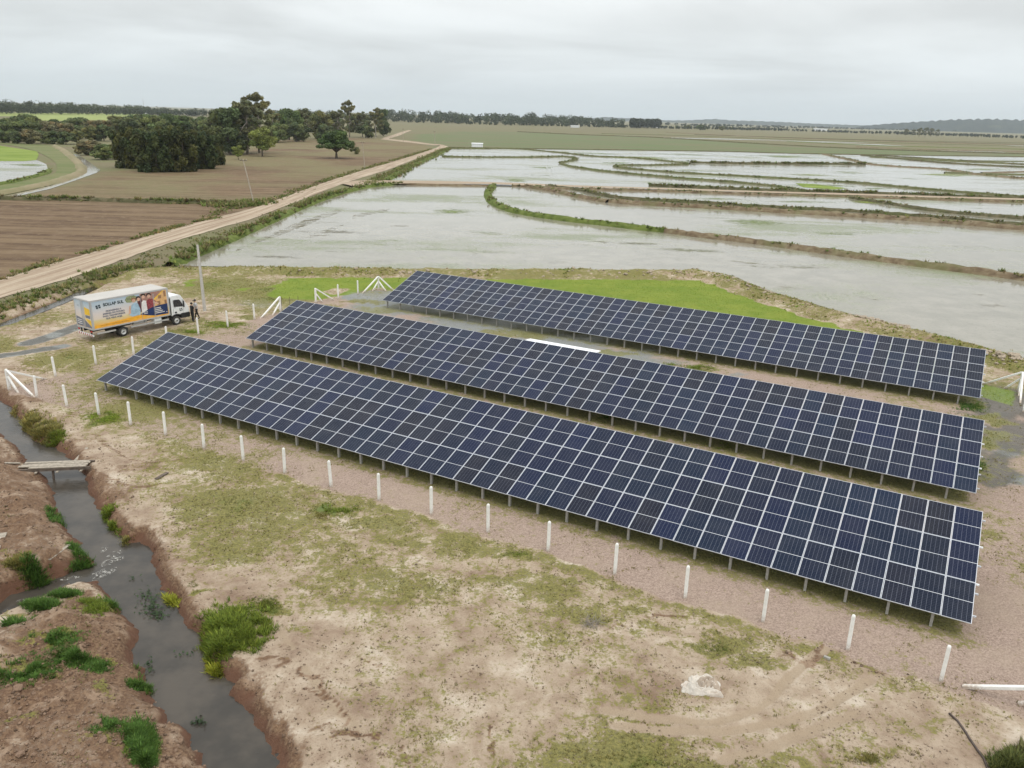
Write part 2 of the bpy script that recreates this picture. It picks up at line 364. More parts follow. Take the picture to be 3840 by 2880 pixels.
GRASS_E = [(1000, 1180, 170, 36, .70), (1180, 1265, 150, 40, .70), (1330, 1330, 120, 34, .66), (860, 1165, 140, 30, .64), (1060, 1330, 150, 30, .56), (1620, 1440, 140, 30, .6), (900, 668, 160, 12, .72), (1120, 722, 150, 13, .72), (1300, 765, 120, 12, .8), (1480, 800, 110, 10, .8), (780, 650, 80, 8, .7), (2140, 905, 60, 14, .9), (2130, 960, 50, 14, .85), (735, 1096, 50, 20, 1.0), (830, 1128, 120, 34, .75), (930, 1190, 150, 45, .55), (1090, 1240, 140, 40, .62), (1250, 1315, 130, 45, .62), (1120, 1195, 60, 18, .8), (1440, 1370, 120, 25, .6),
           (1580, 1405, 130, 35, .72), (1330, 1470, 120, 50, .5), (760, 1230, 110, 36, .55), (640, 1190, 80, 26, .52), (700, 1290, 140, 36, .56), (570, 1305, 50, 26, .85), (640, 1350, 50, 30, .6),
           (430, 1125, 50, 26, .66), (370, 1070, 46, 20, .55), (470, 1190, 40, 14, .6), (420, 1085, 40, 16, .7), (900, 1440, 110, 40, .45), (1050, 1560, 180, 50, .42), (800, 1450, 90, 36, .45),
           (1450, 1580, 230, 50, .5), (1750, 1560, 230, 50, .46), (1950, 1560, 140, 50, .46), (1700, 1450, 100, 34, .5), (1250, 1600, 150, 36, .46), (620, 1400, 60, 26, .5), (1900, 1640, 160, 30, .5),
           (445, 1262, 36, 16, .75), (1000, 1330, 160, 40, .5), (1180, 1400, 120, 36, .52), (1500, 1500, 120, 40, .5),
           # left spoil bank
           (195, 1312, 46, 20, .95), (110, 1402, 66, 22, .9), (45, 1470, 80, 26, .95), (165, 1440, 66, 18, .85), (305, 1612, 32, 44, 1.0), (225, 1592, 40, 18, .75), (250, 1425, 36, 26, .65),
           (210, 1510, 36, 40, .62), (310, 1445, 26, 18, .85), (30, 1580, 60, 24, .6), (180, 1640, 80, 20, .6), (30, 1345, 46, 12, .85), (130, 1290, 50, 8, .8), (60, 1260, 40, 12, .75), (20, 1215, 30, 12, .55),
           # pad and truck side
           (226, 902, 44, 18, .95), (410, 716, 40, 9, .95), (480, 700, 60, 10, 1.0), (535, 684, 30, 8, .8), (185, 795, 60, 22, .62), (270, 755, 70, 18, .66), (330, 735, 50, 12, .6), (300, 905, 40, 10, .5), (390, 930, 40, 12, .5),
           (160, 690, 60, 14, .5), (390, 620, 60, 12, .65), (330, 595, 60, 8, .7), (540, 668, 60, 8, .65), (700, 660, 60, 8, .6), (1000, 690, 120, 12, .45), (1500, 790, 60, 10, .75), (1440, 800, 80, 8, .65), (1700, 850, 90, 14, .66),
           (1780, 870, 70, 12, .6), (1880, 880, 60, 10, .6), (2090, 870, 50, 20, .9), (2150, 945, 50, 18, .8), (2100, 1010, 40, 22, .85), (2150, 1160, 60, 40, .6), (2120, 1180, 30, 50, .55), (1130, 800, 60, 9, .5), (860, 810, 40, 7, .65),
           (930, 815, 46, 8, .6), (600, 800, 60, 8, .55), (1320, 905, 26, 10, .85), (1560, 960, 40, 12, .75), (1900, 1010, 20, 14, .7)]
GREY_E = [(790, 637, 70, 14, 1.2), (900, 662, 150, 22, 1.15), (1060, 700, 150, 22, 1.1), (1220, 738, 130, 20, 1.05), (1340, 768, 110, 16, 1.0), (790, 637, 60, 12, .95), (880, 655, 110, 16, .9), (1010, 690, 110, 16, .85), (1130, 715, 110, 16, .85), (1260, 748, 90, 14, .8), (1400, 778, 80, 12, .75), (1560, 820, 60, 10, .7), (1600, 810, 40, 8, .6), (560, 655, 60, 9, .6),
          (2180, 900, 40, 12, .7), (2170, 975, 50, 18, .75), (2195, 1030, 50, 18, .75), (2140, 1040, 26, 10, .6)]
DARK_E = [(2170, 872, 95, 42, 1.25), (2185, 940, 80, 36, 1.15), (2150, 1010, 60, 44, 1.0), (2150, 1000, 70, 60, .55), (1000, 690, 200, 20, .35), (2160, 868, 60, 26, .95), (2180, 930, 60, 18, .85), (2120, 1000, 36, 30, .6), (2190, 985, 30, 10, .5)]
RED_E = [(80, 700, 130, 50, .5), (40, 790, 110, 30, .5), (230, 640, 60, 30, .42), (330, 640, 70, 20, .45), (520, 640, 70, 12, .5), (200, 745, 120, 14, .45), (60, 862, 50, 8, .7), (130, 900, 60, 10, .6), (190, 950, 60, 14, .55), (300, 1010, 90, 20, .55), (230, 1035, 50, 30, .75), (260, 1060, 50, 20, .6), (470, 1500, 50, 40, .6), (520, 1440, 60, 18, .5), (640, 1460, 40, 10, .7), (690, 1570, 50, 10, .7),
         (720, 1590, 30, 8, .7), (560, 1470, 30, 30, .55), (1340, 1360, 50, 10, .6), (1430, 1330, 40, 10, .5), (1760, 1430, 60, 12, .85), (1700, 1425, 40, 8, .7), (1900, 1440, 60, 10, .6), (2010, 1490, 50, 8, .7), (940, 1120, 50, 8, .6), (1060, 1160, 40, 7, .6),
         (1410, 1350, 40, 12, .6), (1030, 1450, 50, 12, .45), (600, 1640, 60, 20, .6), (820, 1640, 60, 20, .5), (1100, 1480, 60, 12, .4), (880, 1230, 40, 10, .4)]
TRACKS = [([(175, 703), (110, 727), (62, 741)], 0.9, .9), ([(135, 748), (60, 760), (-20, 772)], 0.7, .8)]
RUTS = [[(1310, 1530), (1400, 1545), (1520, 1560), (1610, 1545), (1680, 1500), (1740, 1440), (1780, 1400)], [(1330, 1560), (1450, 1575), (1560, 1580), (1700, 1560), (1800, 1520), (1880, 1470)], [(1560, 1640), (1700, 1600), (1850, 1540)],
        [(570, 1330), (600, 1370), (625, 1400)], [(650, 1440), (680, 1470), (700, 1500), (740, 1540), (780, 1590)]]

RILLS = [[(648, 1440), (660, 1462), (690, 1465), (700, 1490), (722, 1520), (745, 1545), (752, 1562)], [(735, 1580), (770, 1590), (815, 1592)], [(655, 1485), (680, 1500), (700, 1510)], [(560, 1420), (600, 1415), (615, 1425)], [(780, 1425), (800, 1430), (830, 1440)], [(860, 1610), (880, 1640), (900, 1660)],
         [(1060, 1570), (1065, 1600), (1062, 1630)], [(200, 940), (260, 980), (330, 1000), (420, 990)], [(230, 1030), (290, 1050), (350, 1045)], [(1780, 1395), (1760, 1425), (1740, 1440)], [(1410, 1325), (1460, 1330), (1500, 1340)], [(1840, 1430), (1900, 1440), (1960, 1462)]]
def array_front_dist(X, Y):
    r = np.full(X.shape, 1e9)
    for a in ARR:
        P = np.array([a[:2], a[:2] + UX[:2] * ROW_L]); r = np.minimum(r, line_dist(P, X, Y))
    return r
YAW, TILT = -0.50195, 0.33358
UX = np.array([math.cos(YAW), math.sin(YAW), 0]); UN = np.array([-math.sin(YAW), math.cos(YAW), 0])
ARR = [np.array([-26.9275, 48.7504, 0.70]), np.array([-20.8228, 59.6822, 0.70]), np.array([-12.6066, 74.3115, 0.70])]
MW, MS, NC = 1.02, 2.02, 49
ROW_L = MW * NC

def zones(X, Y):
    """coloured ground types, 0..1, and terrain height"""
    n1 = fbm(X, Y, 0.22, 4, 3); n2 = fbm(X, Y, 0.7, 4, 23)
    near = sstep(-poly_sd(NEARLAND, X, Y), -0.8, 0.8)
    inw = np.hypot(X, Y) < 130
    sd = np.full(X.shape, 50.0); sd[inw] = poly_sd(STREAM, X[inw], Y[inw])
    sdw = sd + (n2 - 0.5) * 0.5 + (fbm(X, Y, 2.6, 3, 401) - .5) * .45
    pad = sstep(-poly_sd(PAD, X, Y) + (n2 - .5) * 0.9, -0.35, 0.35)
    lawn = sstep(-poly_sd(LAWN, X, Y) + (n2 - .5) * 1.2, -0.6, 0.9)
    bd = line_dist(BERM, X, Y); berm = 1 - sstep(bd + (n2 - .5) * 1.5, 1.9, 3.2)
    lawn = lawn * (1 - berm) * np.where(X < -14, sstep(fbm(X, Y, .22, 3, 55) + (X + 30) * .012, .36, .56), 1)
    field = sstep(-poly_sd(FIELD, X, Y), -0.6, 0.6)
    dd = line_dist(DITCH, X, Y)
    mound = np.maximum(sstep(-poly_sd(MOUND1, X, Y), 0.0, 1.4), sstep(-poly_sd(MOUND2, X, Y), 0.0, 1.6))
    mound_soft = np.maximum(sstep(-poly_sd(MOUND1, X, Y), -0.6, 0.4), sstep(-poly_sd(MOUND2, X, Y), -0.6, 0.4))
    gband = sstep(-poly_sd(GREENBAND, X, Y), -4, 6)
    # grass, also thickened under the panels to paint the shade there darker
    und_shade = np.zeros(X.shape)
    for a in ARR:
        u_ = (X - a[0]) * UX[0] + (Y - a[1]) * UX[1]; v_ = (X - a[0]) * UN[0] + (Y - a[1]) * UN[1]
        und_shade = np.maximum(und_shade, sstep(u_, -.3, .6) * sstep(ROW_L - u_, -.3, .6) * sstep(v_, -.3, .5) * sstep(6.0 - v_, -.3, .8))
    g = 0.56 * near * (1 - pad) * (1 - mound_soft) + 0.42 * pad * near
    g = g * (0.1 + 1.8 * n1) * (0.45 + 1.1 * fbm(X, Y, .085, 3, 431)) * (1 - .45 * np.exp(-(np.maximum(sd, 0) / 2.8) ** 2))
    edge = np.abs(poly_sd(PAD, X, Y)); g = np.maximum(g, near * (0.78 - 0.28 * edge) * (X < 12) * (X > -12) * (1 - pad))
    g = np.maximum(g, 0.62 * np.exp(-(array_front_dist(X, Y) / 1.0) ** 2) * near)
    g = np.maximum(g, near * 0.50 * np.exp(-((dd - 2.5) / 3.0) ** 2)); g = np.maximum(g, .85 * und_shade)
    g = np.maximum(g, ells(GRASS_E, X, Y) * (0.83 + 0.5 * n2))
    g = np.maximum(g, 0.35 * mound_soft * n1)
    g = np.maximum(g, berm * (0.30 + 0.75 * fbm(X, Y, 0.35, 3, 41)))
    trk = np.zeros(X.shape)
    for P, w, s in TRACKS: trk = np.maximum(trk, s * (1 - sstep(line_dist(G2(P), X, Y), w * .5, w * 1.3)))
    rut = np.zeros(X.shape)
    for P in RUTS: rut = np.maximum(rut, (1 - sstep(line_dist(smooth_line(G2(P), 0.4), X + .5 * (n2 - .5), Y + .5 * (n1 - .5)), 0.05, 0.24)) * (.5 + n2))
    g = g * (1 - 0.95 * np.clip(rut * 1.3, 0, 1)) * (1 - trk)
    bank = 1 - sstep(sdw, 0.15, 0.85)
    g = g * (1 - 0.9 * bank)
    red = np.maximum(ells(RED_E, X, Y) * (0.6 + 0.7 * n1), 0.92 * bank)
    red = np.maximum(red, mound_soft * (0.64 + 0.5 * (n1 - .5)))
    red = np.maximum(red, (.42 * np.exp(-(np.maximum(sd, 0) / 2.6) ** 2)) * (.6 + .8 * n1))
    red = np.maximum(red, 0.55 * berm * n1) * near
    red = np.maximum(red, near * 0.75 * (1 - sstep(dd, .6, 1.5)))
    for P in RILLS: red = np.maximum(red, .70 * (1 - sstep(line_dist(smooth_line(G2(P), 0.3), X + .35 * (fbm(X, Y, 1.6, 2, 301) - .5), Y + .35 * (fbm(X, Y, 1.6, 2, 305) - .5)), 0.03, 0.16)))
    grey = np.maximum(ells(GREY_E, X, Y) * (0.8 + 0.4 * n1), trk) * near
    dark = np.maximum(ells(DARK_E, X, Y), 0.0) * near
    dark = np.maximum(dark, 0.8 * trk * (n2 > .45))
    far = 1 - near
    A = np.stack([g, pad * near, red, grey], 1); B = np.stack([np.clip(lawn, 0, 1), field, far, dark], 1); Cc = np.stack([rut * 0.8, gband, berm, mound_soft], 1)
    # height
    z = (fbm(X, Y, 0.5, 4, 5) - 0.5) * 0.10 * near * (1 - 0.5 * pad)
    z += near * (1 - pad) * (fbm(X, Y, 2.1, 3, 8, .65) - 0.5) * 0.11
    z += berm * 0.0 + 0.62 * np.exp(-(bd / 1.7) ** 2) * (0.65 + 0.7 * fbm(X, Y, 0.6, 4, 9)) * (bd < 8)
    z += mound * (0.42 + 0.5 * (fbm(X, Y, 0.7, 4, 12) - 0.5)) + mound * (fbm(X, Y, 2.3, 4, 15, .6) - .5) * 0.5
    z += -0.55 * (1 - sstep(dd, 0.5, 1.6))
    z += -0.06 * rut
    carve = sstep(sdw, -0.42, 0.60)
    z = np.where(sd < 6, (WATER_Z - 0.35) * (1 - carve) + z * carve, z)
    z = np.where(sd < -0.9, WATER_Z - 0.35, z)
    dist = np.hypot(X, Y)
    z *= 1 - sstep(dist, 115, 140)
    return A, B, Cc, z

def axis(segs):
    out = []
    for a, b, s in segs:
        n = max(1, int(round((b - a) / s))); out += list(a + (b - a) * np.arange(n) / n)
    out.append(segs[-1][1]); return np.array(out)
def growth(a, s, end, k):
    out = [a]
    while out[-1] < end: s *= k; out.append(out[-1] + s)
    return out
xs = axis([(-48, -22, 0.30), (-22, 22, 0.15), (22, 56, 0.30)])
xs = np.array([-v for v in growth(48, 0.35, 11000, 1.09)][:0:-1] + list(xs) + growth(56, 0.35, 11000, 1.09)[1:])
ys = axis([(14, 42, 0.13), (42, 98, 0.24)])
ys = np.array([-60, -30, -10, 0, 5, 9, 12] + list(ys) + growth(98, 0.3, 12500, 1.06)[1:])
XX, YY = np.meshgrid(xs, ys); X = XX.ravel(); Y = YY.ravel()
zA, zB, zC, Z = zones(X, Y)
nx, ny = len(xs), len(ys)
idx = np.arange(nx * ny).reshape(ny, nx)
F = np.stack([idx[:-1, :-1].ravel(), idx[:-1, 1:].ravel(), idx[1:, 1:].ravel(), idx[1:, :-1].ravel()], 1)

def ground_material():
    m, nt, b = material('ground_mix')
    geo = N(nt, 'ShaderNodeNewGeometry'); P = geo.outputs['Position']
    def attr(n):
        a = N(nt, 'ShaderNodeAttribute'); a.attribute_name = n
        s = N(nt, 'ShaderNodeSeparateColor'); L(nt, a.outputs['Color'], s.inputs[0]); return s.outputs[0], s.outputs[1], s.outputs[2], a.outputs['Alpha']
    grass, gravel, red, grey = attr('zoneA'); lawn, field, far, dark = attr('zoneB'); rut, gband, berm, mound = attr('zoneC')
    nf = noise_n(nt, P, 9.0, 6, 0.68); nm = noise_n(nt, P, 2.2, 6, 0.6, 0.4); nl = noise_n(nt, P, 0.35, 5, 0.6, 0.3); nvf = noise_n(nt, P, 38.0, 3, 0.7)
    nmix = math_n(nt, 'ADD', math_n(nt, 'MULTIPLY', nf, 0.5), math_n(nt, 'MULTIPLY', nm, 0.5))
    def crisp(mask, k=1.0, w=0.10, t=0.5):
        s = math_n(nt, 'ADD', mask, math_n(nt, 'MULTIPLY', math_n(nt, 'SUBTRACT', nmix, 0.5), k))
        return maprange(nt, s, t - w, t + w)
    # bare sandy soil
    n1m = noise_n(nt, P, 0.9, 6, 0.62, 0.5); n5 = noise_n(nt, P, 5.0, 5, 0.65, 0.8)
    sc_ = math_n(nt, 'ADD', math_n(nt, 'MULTIPLY', nl, 0.45), math_n(nt, 'MULTIPLY', n1m, 0.55))
    sand = ramp_n(nt, sc_, [(0.35, (0.215, 0.142, 0.098)), (0.45, (0.33, 0.247, 0.176)), (0.54, (0.42, 0.333, 0.246)), (0.64, (0.54, 0.46, 0.365))])
    sand = mix_n(nt, maprange(nt, n5, 0.54, 0.68, 0, .55), sand, (0.235, 0.175, 0.115))
    sand = mix_n(nt, maprange(nt, nf, 0.56, 0.68, 0, .6), sand, (0.19, 0.145, 0.085))
    sand = mix_n(nt, maprange(nt, nvf, 0.60, 0.70, 0, .5), sand, (0.16, 0.125, 0.08))
    sand = mix_n(nt, maprange(nt, rut, 0.15, 0.6, 0, .8), sand, (0.345, 0.265, 0.182))
    col = sand
    # turned red earth
    rs = mix_n(nt, maprange(nt, nf, 0.38, 0.62), (0.115, 0.064, 0.038), (0.22, 0.140, 0.084))
    rs = mix_n(nt, maprange(nt, n1m, 0.50, 0.66, 0, .85), rs, (0.33, 0.235, 0.16))
    rs = mix_n(nt, maprange(nt, n5, 0.55, 0.66, 0, .6), rs, (0.135, 0.076, 0.046))
    rs = mix_n(nt, maprange(nt, red, 0.80, 0.93), rs, (0.130, 0.066, 0.040))
    col = mix_n(nt, crisp(red, 1.3, 0.16), col, rs)
    # gravel
    vo = N(nt, 'ShaderNodeTexVoronoi'); vo.inputs['Scale'].default_value = 22; L(nt, P, vo.inputs['Vector'])
    vs = N(nt, 'ShaderNodeSeparateColor'); L(nt, vo.outputs['Color'], vs.inputs[0])
    gr = mix_n(nt, vs.outputs[0], (0.235, 0.170, 0.132), (0.415, 0.315, 0.255))
    gr = mix_n(nt, maprange(nt, nl, 0.4, 0.7, 0, .5), gr, (0.37, 0.29, 0.215))
    col = mix_n(nt, crisp(gravel, 0.7, 0.12), col, gr)
    # bluish wet gravel
    gg = mix_n(nt, vs.outputs[1], (0.13, 0.142, 0.135), (0.245, 0.258, 0.243))
    col = mix_n(nt, math_n(nt, 'MULTIPLY', crisp(grey, 1.0, 0.25), 0.92), col, gg)
    # dark wet ground
    col = mix_n(nt, math_n(nt, 'MULTIPLY', crisp(dark, 1.0, 0.25), 0.85), col, (0.085, 0.078, 0.062))
    # sparse olive grass
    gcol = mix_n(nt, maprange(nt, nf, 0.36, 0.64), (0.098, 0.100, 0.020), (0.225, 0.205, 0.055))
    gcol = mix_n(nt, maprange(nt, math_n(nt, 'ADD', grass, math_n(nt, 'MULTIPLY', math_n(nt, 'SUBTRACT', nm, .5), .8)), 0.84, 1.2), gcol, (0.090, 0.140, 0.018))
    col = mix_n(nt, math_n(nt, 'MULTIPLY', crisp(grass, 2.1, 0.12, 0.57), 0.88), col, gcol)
    # bright lawn
    lw = mix_n(nt, maprange(nt, nl, 0.3, 0.7), (0.132, 0.195, 0.018), (0.190, 0.235, 0.030))
    lw = mix_n(nt, maprange(nt, nm, 0.5, 0.75, 0, .5), lw, (0.25, 0.255, 0.05))
    col = mix_n(nt, crisp(lawn, 0.6, 0.15), col, lw)
    # distant land: rough pasture, streaked
    mp = N(nt, 'ShaderNodeMapping'); L(nt, P, mp.inputs[0]); mp.inputs['Rotation'].default_value = (0, 0, 0.12); mp.inputs['Scale'].default_value = (0.012, 0.05, 1)
    ns = noise_n(nt, mp.outputs[0], 1.0, 6, 0.62)
    fl = mix_n(nt, maprange(nt, ns, 0.36, 0.62), (0.165, 0.135, 0.078), (0.150, 0.145, 0.066))
    fl = mix_n(nt, maprange(nt, nl, 0.55, 0.75, 0, .5), fl, (0.11, 0.12, 0.05))
    fl = mix_n(nt, math_n(nt, 'MULTIPLY', gband, maprange(nt, ns, 0.35, 0.6, .15, .75)), fl, (0.105, 0.150, 0.058))
    col = mix_n(nt, far, col, fl)
    # ploughed field with drill rows
    mp2 = N(nt, 'ShaderNodeMapping'); L(nt, P, mp2.inputs[0]); mp2.inputs['Rotation'].default_value = (0, 0, -0.95); mp2.inputs['Scale'].default_value = (0.03, 0.40, 1)
    nr = noise_n(nt, mp2.outputs[0], 1.0, 5, 0.65, 0.3)
    fd = mix_n(nt, maprange(nt, nr, 0.36, 0.64), (0.095, 0.056, 0.029), (0.190, 0.130, 0.072))
    sp_ = N(nt, 'ShaderNodeSeparateXYZ'); L(nt, P, sp_.inputs[0])
    fd = mix_n(nt, math_n(nt, 'MULTIPLY', maprange(nt, noise_n(nt, P, 0.022, 4, 0.6, 0.4), 0.38, 0.58, 0, .85), maprange(nt, sp_.outputs[1], 140, 190)), fd, (0.165, 0.145, 0.066))
    fd = mix_n(nt, maprange(nt, nl, 0.48, 0.68, 0, .45), fd, (0.22, 0.150, 0.092))
    fd = mix_n(nt, maprange(nt, n1m, 0.55, 0.7, 0, .6), fd, (0.24, 0.18, 0.115))
    col = mix_n(nt, field, col, fd)
    L(nt, col, b.inputs['Base Color'])
    rg = math_n(nt, 'SUBTRACT', 0.95, math_n(nt, 'MULTIPLY', math_n(nt, 'MAXIMUM', grey, dark), 0.55))
    L(nt, rg, b.inputs['Roughness']); b.inputs['Specular IOR Level'].default_value = 0.3
    hgt = math_n(nt, 'ADD', math_n(nt, 'MULTIPLY', nf, 0.6), math_n(nt, 'MULTIPLY', nm, 0.6))
    bp = N(nt, 'ShaderNodeBump'); bp.inputs['Strength'].default_value = 0.8; bp.inputs['Distance'].default_value = 0.16
    L(nt, hgt, bp.inputs['Height']); L(nt, bp.outputs[0], b.inputs['Normal'])
    return m
M['ground'] = ground_material()
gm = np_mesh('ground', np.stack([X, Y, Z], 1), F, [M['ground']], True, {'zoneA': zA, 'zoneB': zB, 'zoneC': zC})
tag(link('ground', gm), kind='structure')

def interp_ground(PX, PY):
    i = np.clip(np.searchsorted(xs, PX) - 1, 0, nx - 2); j = np.clip(np.searchsorted(ys, PY) - 1, 0, ny - 2)
    fx = (PX - xs[i]) / (xs[i + 1] - xs[i]); fy = (PY - ys[j]) / (ys[j + 1] - ys[j]); Zg = Z.reshape(ny, nx)
    return (Zg[j, i] * (1 - fx) + Zg[j, i + 1] * fx) * (1 - fy) + (Zg[j + 1, i] * (1 - fx) + Zg[j + 1, i + 1] * fx) * fy
def gz(x, y): return float(interp_ground(np.array([x]), np.array([y]))[0])

# ------------------------------------------------------------------ water
def poly_mesh(name, P2, z, mat, kind='structure', **kw):
    from mathutils.geometry import tessellate_polygon
    V = [(p[0], p[1], z) for p in P2]
    T = tessellate_polygon([[Vector(v) for v in V]])
    me = bpy.data.meshes.new(name); me.from_pydata(V, [], [tuple(t) for t in T]); me.materials.append(mat)
    import bmesh
    bm = bmesh.new(); bm.from_mesh(me); bmesh.ops.recalc_face_normals(bm, faces=bm.faces)
    for f in bm.faces:
        if f.normal.z < 0: f.normal_flip()
    bm.to_mesh(me); bm.free()
    return tag(link(name, me), kind=kind, **kw)

def stream_material():
    m, nt, b = material('stream_water')
    P = N(nt, 'ShaderNodeNewGeometry').outputs['Position']
    n1 = noise_n(nt, P, 0.5, 4, 0.6)
    col = mix_n(nt, maprange(nt, n1, 0.35, 0.65), (0.046, 0.041, 0.034), (0.080, 0.068, 0.054))
    L(nt, col, b.inputs['Base Color']); b.inputs['Roughness'].default_value = 0.06; b.inputs['IOR'].default_value = 1.33
    mp = N(nt, 'ShaderNodeMapping'); L(nt, P, mp.inputs[0]); mp.inputs['Rotation'].default_value = (0, 0, -0.9); mp.inputs['Scale'].default_value = (1.3, 4.2, 1)
    w = noise_n(nt, mp.outputs[0], 1.6, 4, 0.6, 0.6)
    bp = N(nt, 'ShaderNodeBump'); bp.inputs['Strength'].default_value = 0.22; bp.inputs['Distance'].default_value = 0.05
    L(nt, w, bp.inputs['Height']); L(nt, bp.outputs[0], b.inputs['Normal']); return m
M['stream'] = stream_material()
SB = STREAM.copy(); cen = SB.mean(0)
# the water sheet reaches a little under the banks
def grow_poly(P, d):
    n = len(P); out = []
    area = 0.5 * np.sum(P[:, 0] * np.roll(P[:, 1], -1) - np.roll(P[:, 0], -1) * P[:, 1]); sgn = 1 if area > 0 else -1
    for i in range(n):
        a = P[i] - P[i - 1]; c = P[(i + 1) % n] - P[i]; t = a / (np.linalg.norm(a) + 1e-9) + c / (np.linalg.norm(c) + 1e-9)
        t /= np.linalg.norm(t) + 1e-9; out.append(P[i] + d * sgn * np.array([t[1], -t[0]]))
    return np.array(out)
poly_mesh('stream_water', grow_poly(STREAM, 0.5), WATER_Z, M['stream'])
dw = smooth_line(DITCH, 1.0)
dl = np.array([d for d in dw]); tn = np.gradient(dl, axis=0); tn /= np.linalg.norm(tn, axis=1)[:, None]; nn = np.stack([-tn[:, 1], tn[:, 0]], 1)
poly_mesh('ditch_water', np.vstack([dl + nn * 0.55, (dl - nn * 0.55)[::-1]]), -0.36, M['stream'])

def paddy_material():
    m, nt, b = material('paddy_water')
    P = N(nt, 'ShaderNodeNewGeometry').outputs['Position']
    mp = N(nt, 'ShaderNodeMapping'); L(nt, P, mp.inputs[0]); mp.inputs['Rotation'].default_value = (0, 0, 0.10); mp.inputs['Scale'].default_value = (0.022, 0.055, 1)
    big = noise_n(nt, mp.outputs[0], 1.0, 5, 0.55, 0.6)
    n2 = noise_n(nt, P, 0.30, 5, 0.6, 0.3); sp = noise_n(nt, P, 2.6, 4, 0.75)
    wat = mix_n(nt, maprange(nt, n2, 0.3, 0.7), (0.220, 0.204, 0.157), (0.288, 0.264, 0.210))
    grn = mix_n(nt, maprange(nt, sp, 0.4, 0.65), (0.20, 0.215, 0.13), (0.12, 0.165, 0.045))
    thr = math_n(nt, 'ADD', big, math_n(nt, 'MULTIPLY', math_n(nt, 'SUBTRACT', n2, .5), .35))
    gm_ = maprange(nt, math_n(nt, 'ADD', thr, math_n(nt, 'MULTIPLY', math_n(nt, 'SUBTRACT', sp, .5), .35)), 0.50, 0.70, 0.0, 0.8)
    base = mix_n(nt, gm_, wat, grn)
    base = mix_n(nt, maprange(nt, sp, 0.54, 0.68, 0, .5), base, (0.13, 0.135, 0.08))
    mud = maprange(nt, noise_n(nt, mp.outputs[0], 3.3, 5, 0.6, 0.8), 0.66, 0.73, 0.0, 0.55)
    base = mix_n(nt, mud, base, (0.225, 0.19, 0.13))
    L(nt, base, b.inputs['Base Color']); b.inputs['IOR'].default_value = 1.33; b.inputs['Specular IOR Level'].default_value = 0.4
    L(nt, math_n(nt, 'ADD', math_n(nt, 'MULTIPLY', gm_, 0.35), 0.10), b.inputs['Roughness'])
    bp = N(nt, 'ShaderNodeBump'); bp.inputs['Strength'].default_value = 0.10; bp.inputs['Distance'].default_value = 0.04
    L(nt, noise_n(nt, P, 1.3, 3, 0.6), bp.inputs['Height']); L(nt, bp.outputs[0], b.inputs['Normal'])
    return m
M['paddy'] = paddy_material()
PADDY = G2([(372, 574), (560, 579), (1000, 583), (1530, 586), (1600, 616), (1760, 672), (2000, 730), (2212, 778), (2700, 900), (3200, 900), (3300, 360), (2212, 340), (1779, 333), (1560, 328), (1306, 325), (1106, 322), (970, 320),
            (940, 335), (838, 388), (860, 400), (790, 407), (700, 434), (560, 493), (480, 527)])
poly_mesh('paddy_water', PADDY, 0.05, M['paddy'])
poly_mesh('pond_water', G2([(-200, 470), (0, 402), (50, 391), (95, 378), (105, 370), (100, 355), (80, 346), (0, 347), (-250, 352)]), 0.05, M['paddy'])
poly_mesh('canal_water', G2([(-40, 437), (10, 425), (60, 413), (105, 403), (150, 389), (187, 374), (186, 365), (175, 350), (150, 335), (162, 333), (172, 336), (195, 352), (217, 368), (208, 374), (160, 391), (110, 408), (40, 424), (0, 433), (-40, 444)]), 0.06, M['paddy'])
for i, P in enumerate([[(1250, 291.5), (1316, 292.6), (1400, 294.5), (1330, 292.3)], [(1395, 296.5), (1560, 299.5), (1740, 304.5), (1550, 301)], [(1790, 309.5), (1900, 312), (1965, 316), (1880, 313)],
                       [(2000, 324), (2160, 327.5), (2175, 329), (2060, 326.5)], [(2170, 314), (2230, 315), (2230, 317)], [(1660, 304), (1780, 306), (1890, 309), (1780, 307.6)]]):
    poly_mesh('paddy_strip', G2(P), 0.06, M['paddy'])
# bright young crop left of the canal and beyond the wood
def crop_material(name, c1, c2):
    m, nt, b = material(name)
    P = N(nt, 'ShaderNodeNewGeometry').outputs['Position']
    mp = N(nt, 'ShaderNodeMapping'); L(nt, P, mp.inputs[0]); mp.inputs['Scale'].default_value = (0.05, 0.12, 1)
    c = mix_n(nt, maprange(nt, noise_n(nt, mp.outputs[0], 1.0, 6, 0.6, .3), 0.35, 0.65), c1, c2)
    c = mix_n(nt, maprange(nt, noise_n(nt, P, 1.2, 4, 0.7), 0.55, 0.75, 0, .5), c, tuple(v * 0.55 for v in c1))
    L(nt, c, b.inputs['Base Color']); b.inputs['Roughness'].default_value = 0.9; b.inputs['Specular IOR Level'].default_value = 0.2; return m
M['crop'] = crop_material('young_rice', (0.14, 0.20, 0.025), (0.21, 0.265, 0.05))
M['far_crop'] = crop_material('far_rice', (0.20, 0.25, 0.055), (0.30, 0.33, 0.12))
M['bankgrass'] = crop_material('bank_grass', (0.165, 0.165, 0.07), (0.12, 0.145, 0.05))
M['pale_bank'] = crop_material('trodden_bank', (0.26, 0.215, 0.13), (0.21, 0.19, 0.10))
poly_mesh('rice_field', G2([(-250, 350), (0, 348.5), (50, 348.5), (78, 346.5), (84, 335), (80, 327), (0, 315), (-250, 300)]), 0.07, M['crop'])
poly_mesh('rice_field', G2([(-300, 257), (0, 251), (100, 252), (300, 252), (300, 246), (0, 243), (-300, 240)]), 0.10, M['far_crop'])
poly_mesh('rice_field', G2([(60, 260), (190, 262), (262, 262), (262, 247), (60, 246)]), 0.08, M['far_crop'])
poly_mesh('rice_field', G2([(1718, 396), (1760, 398), (1830, 407), (1800, 410), (1735, 405)]), 0.07, M['crop'])

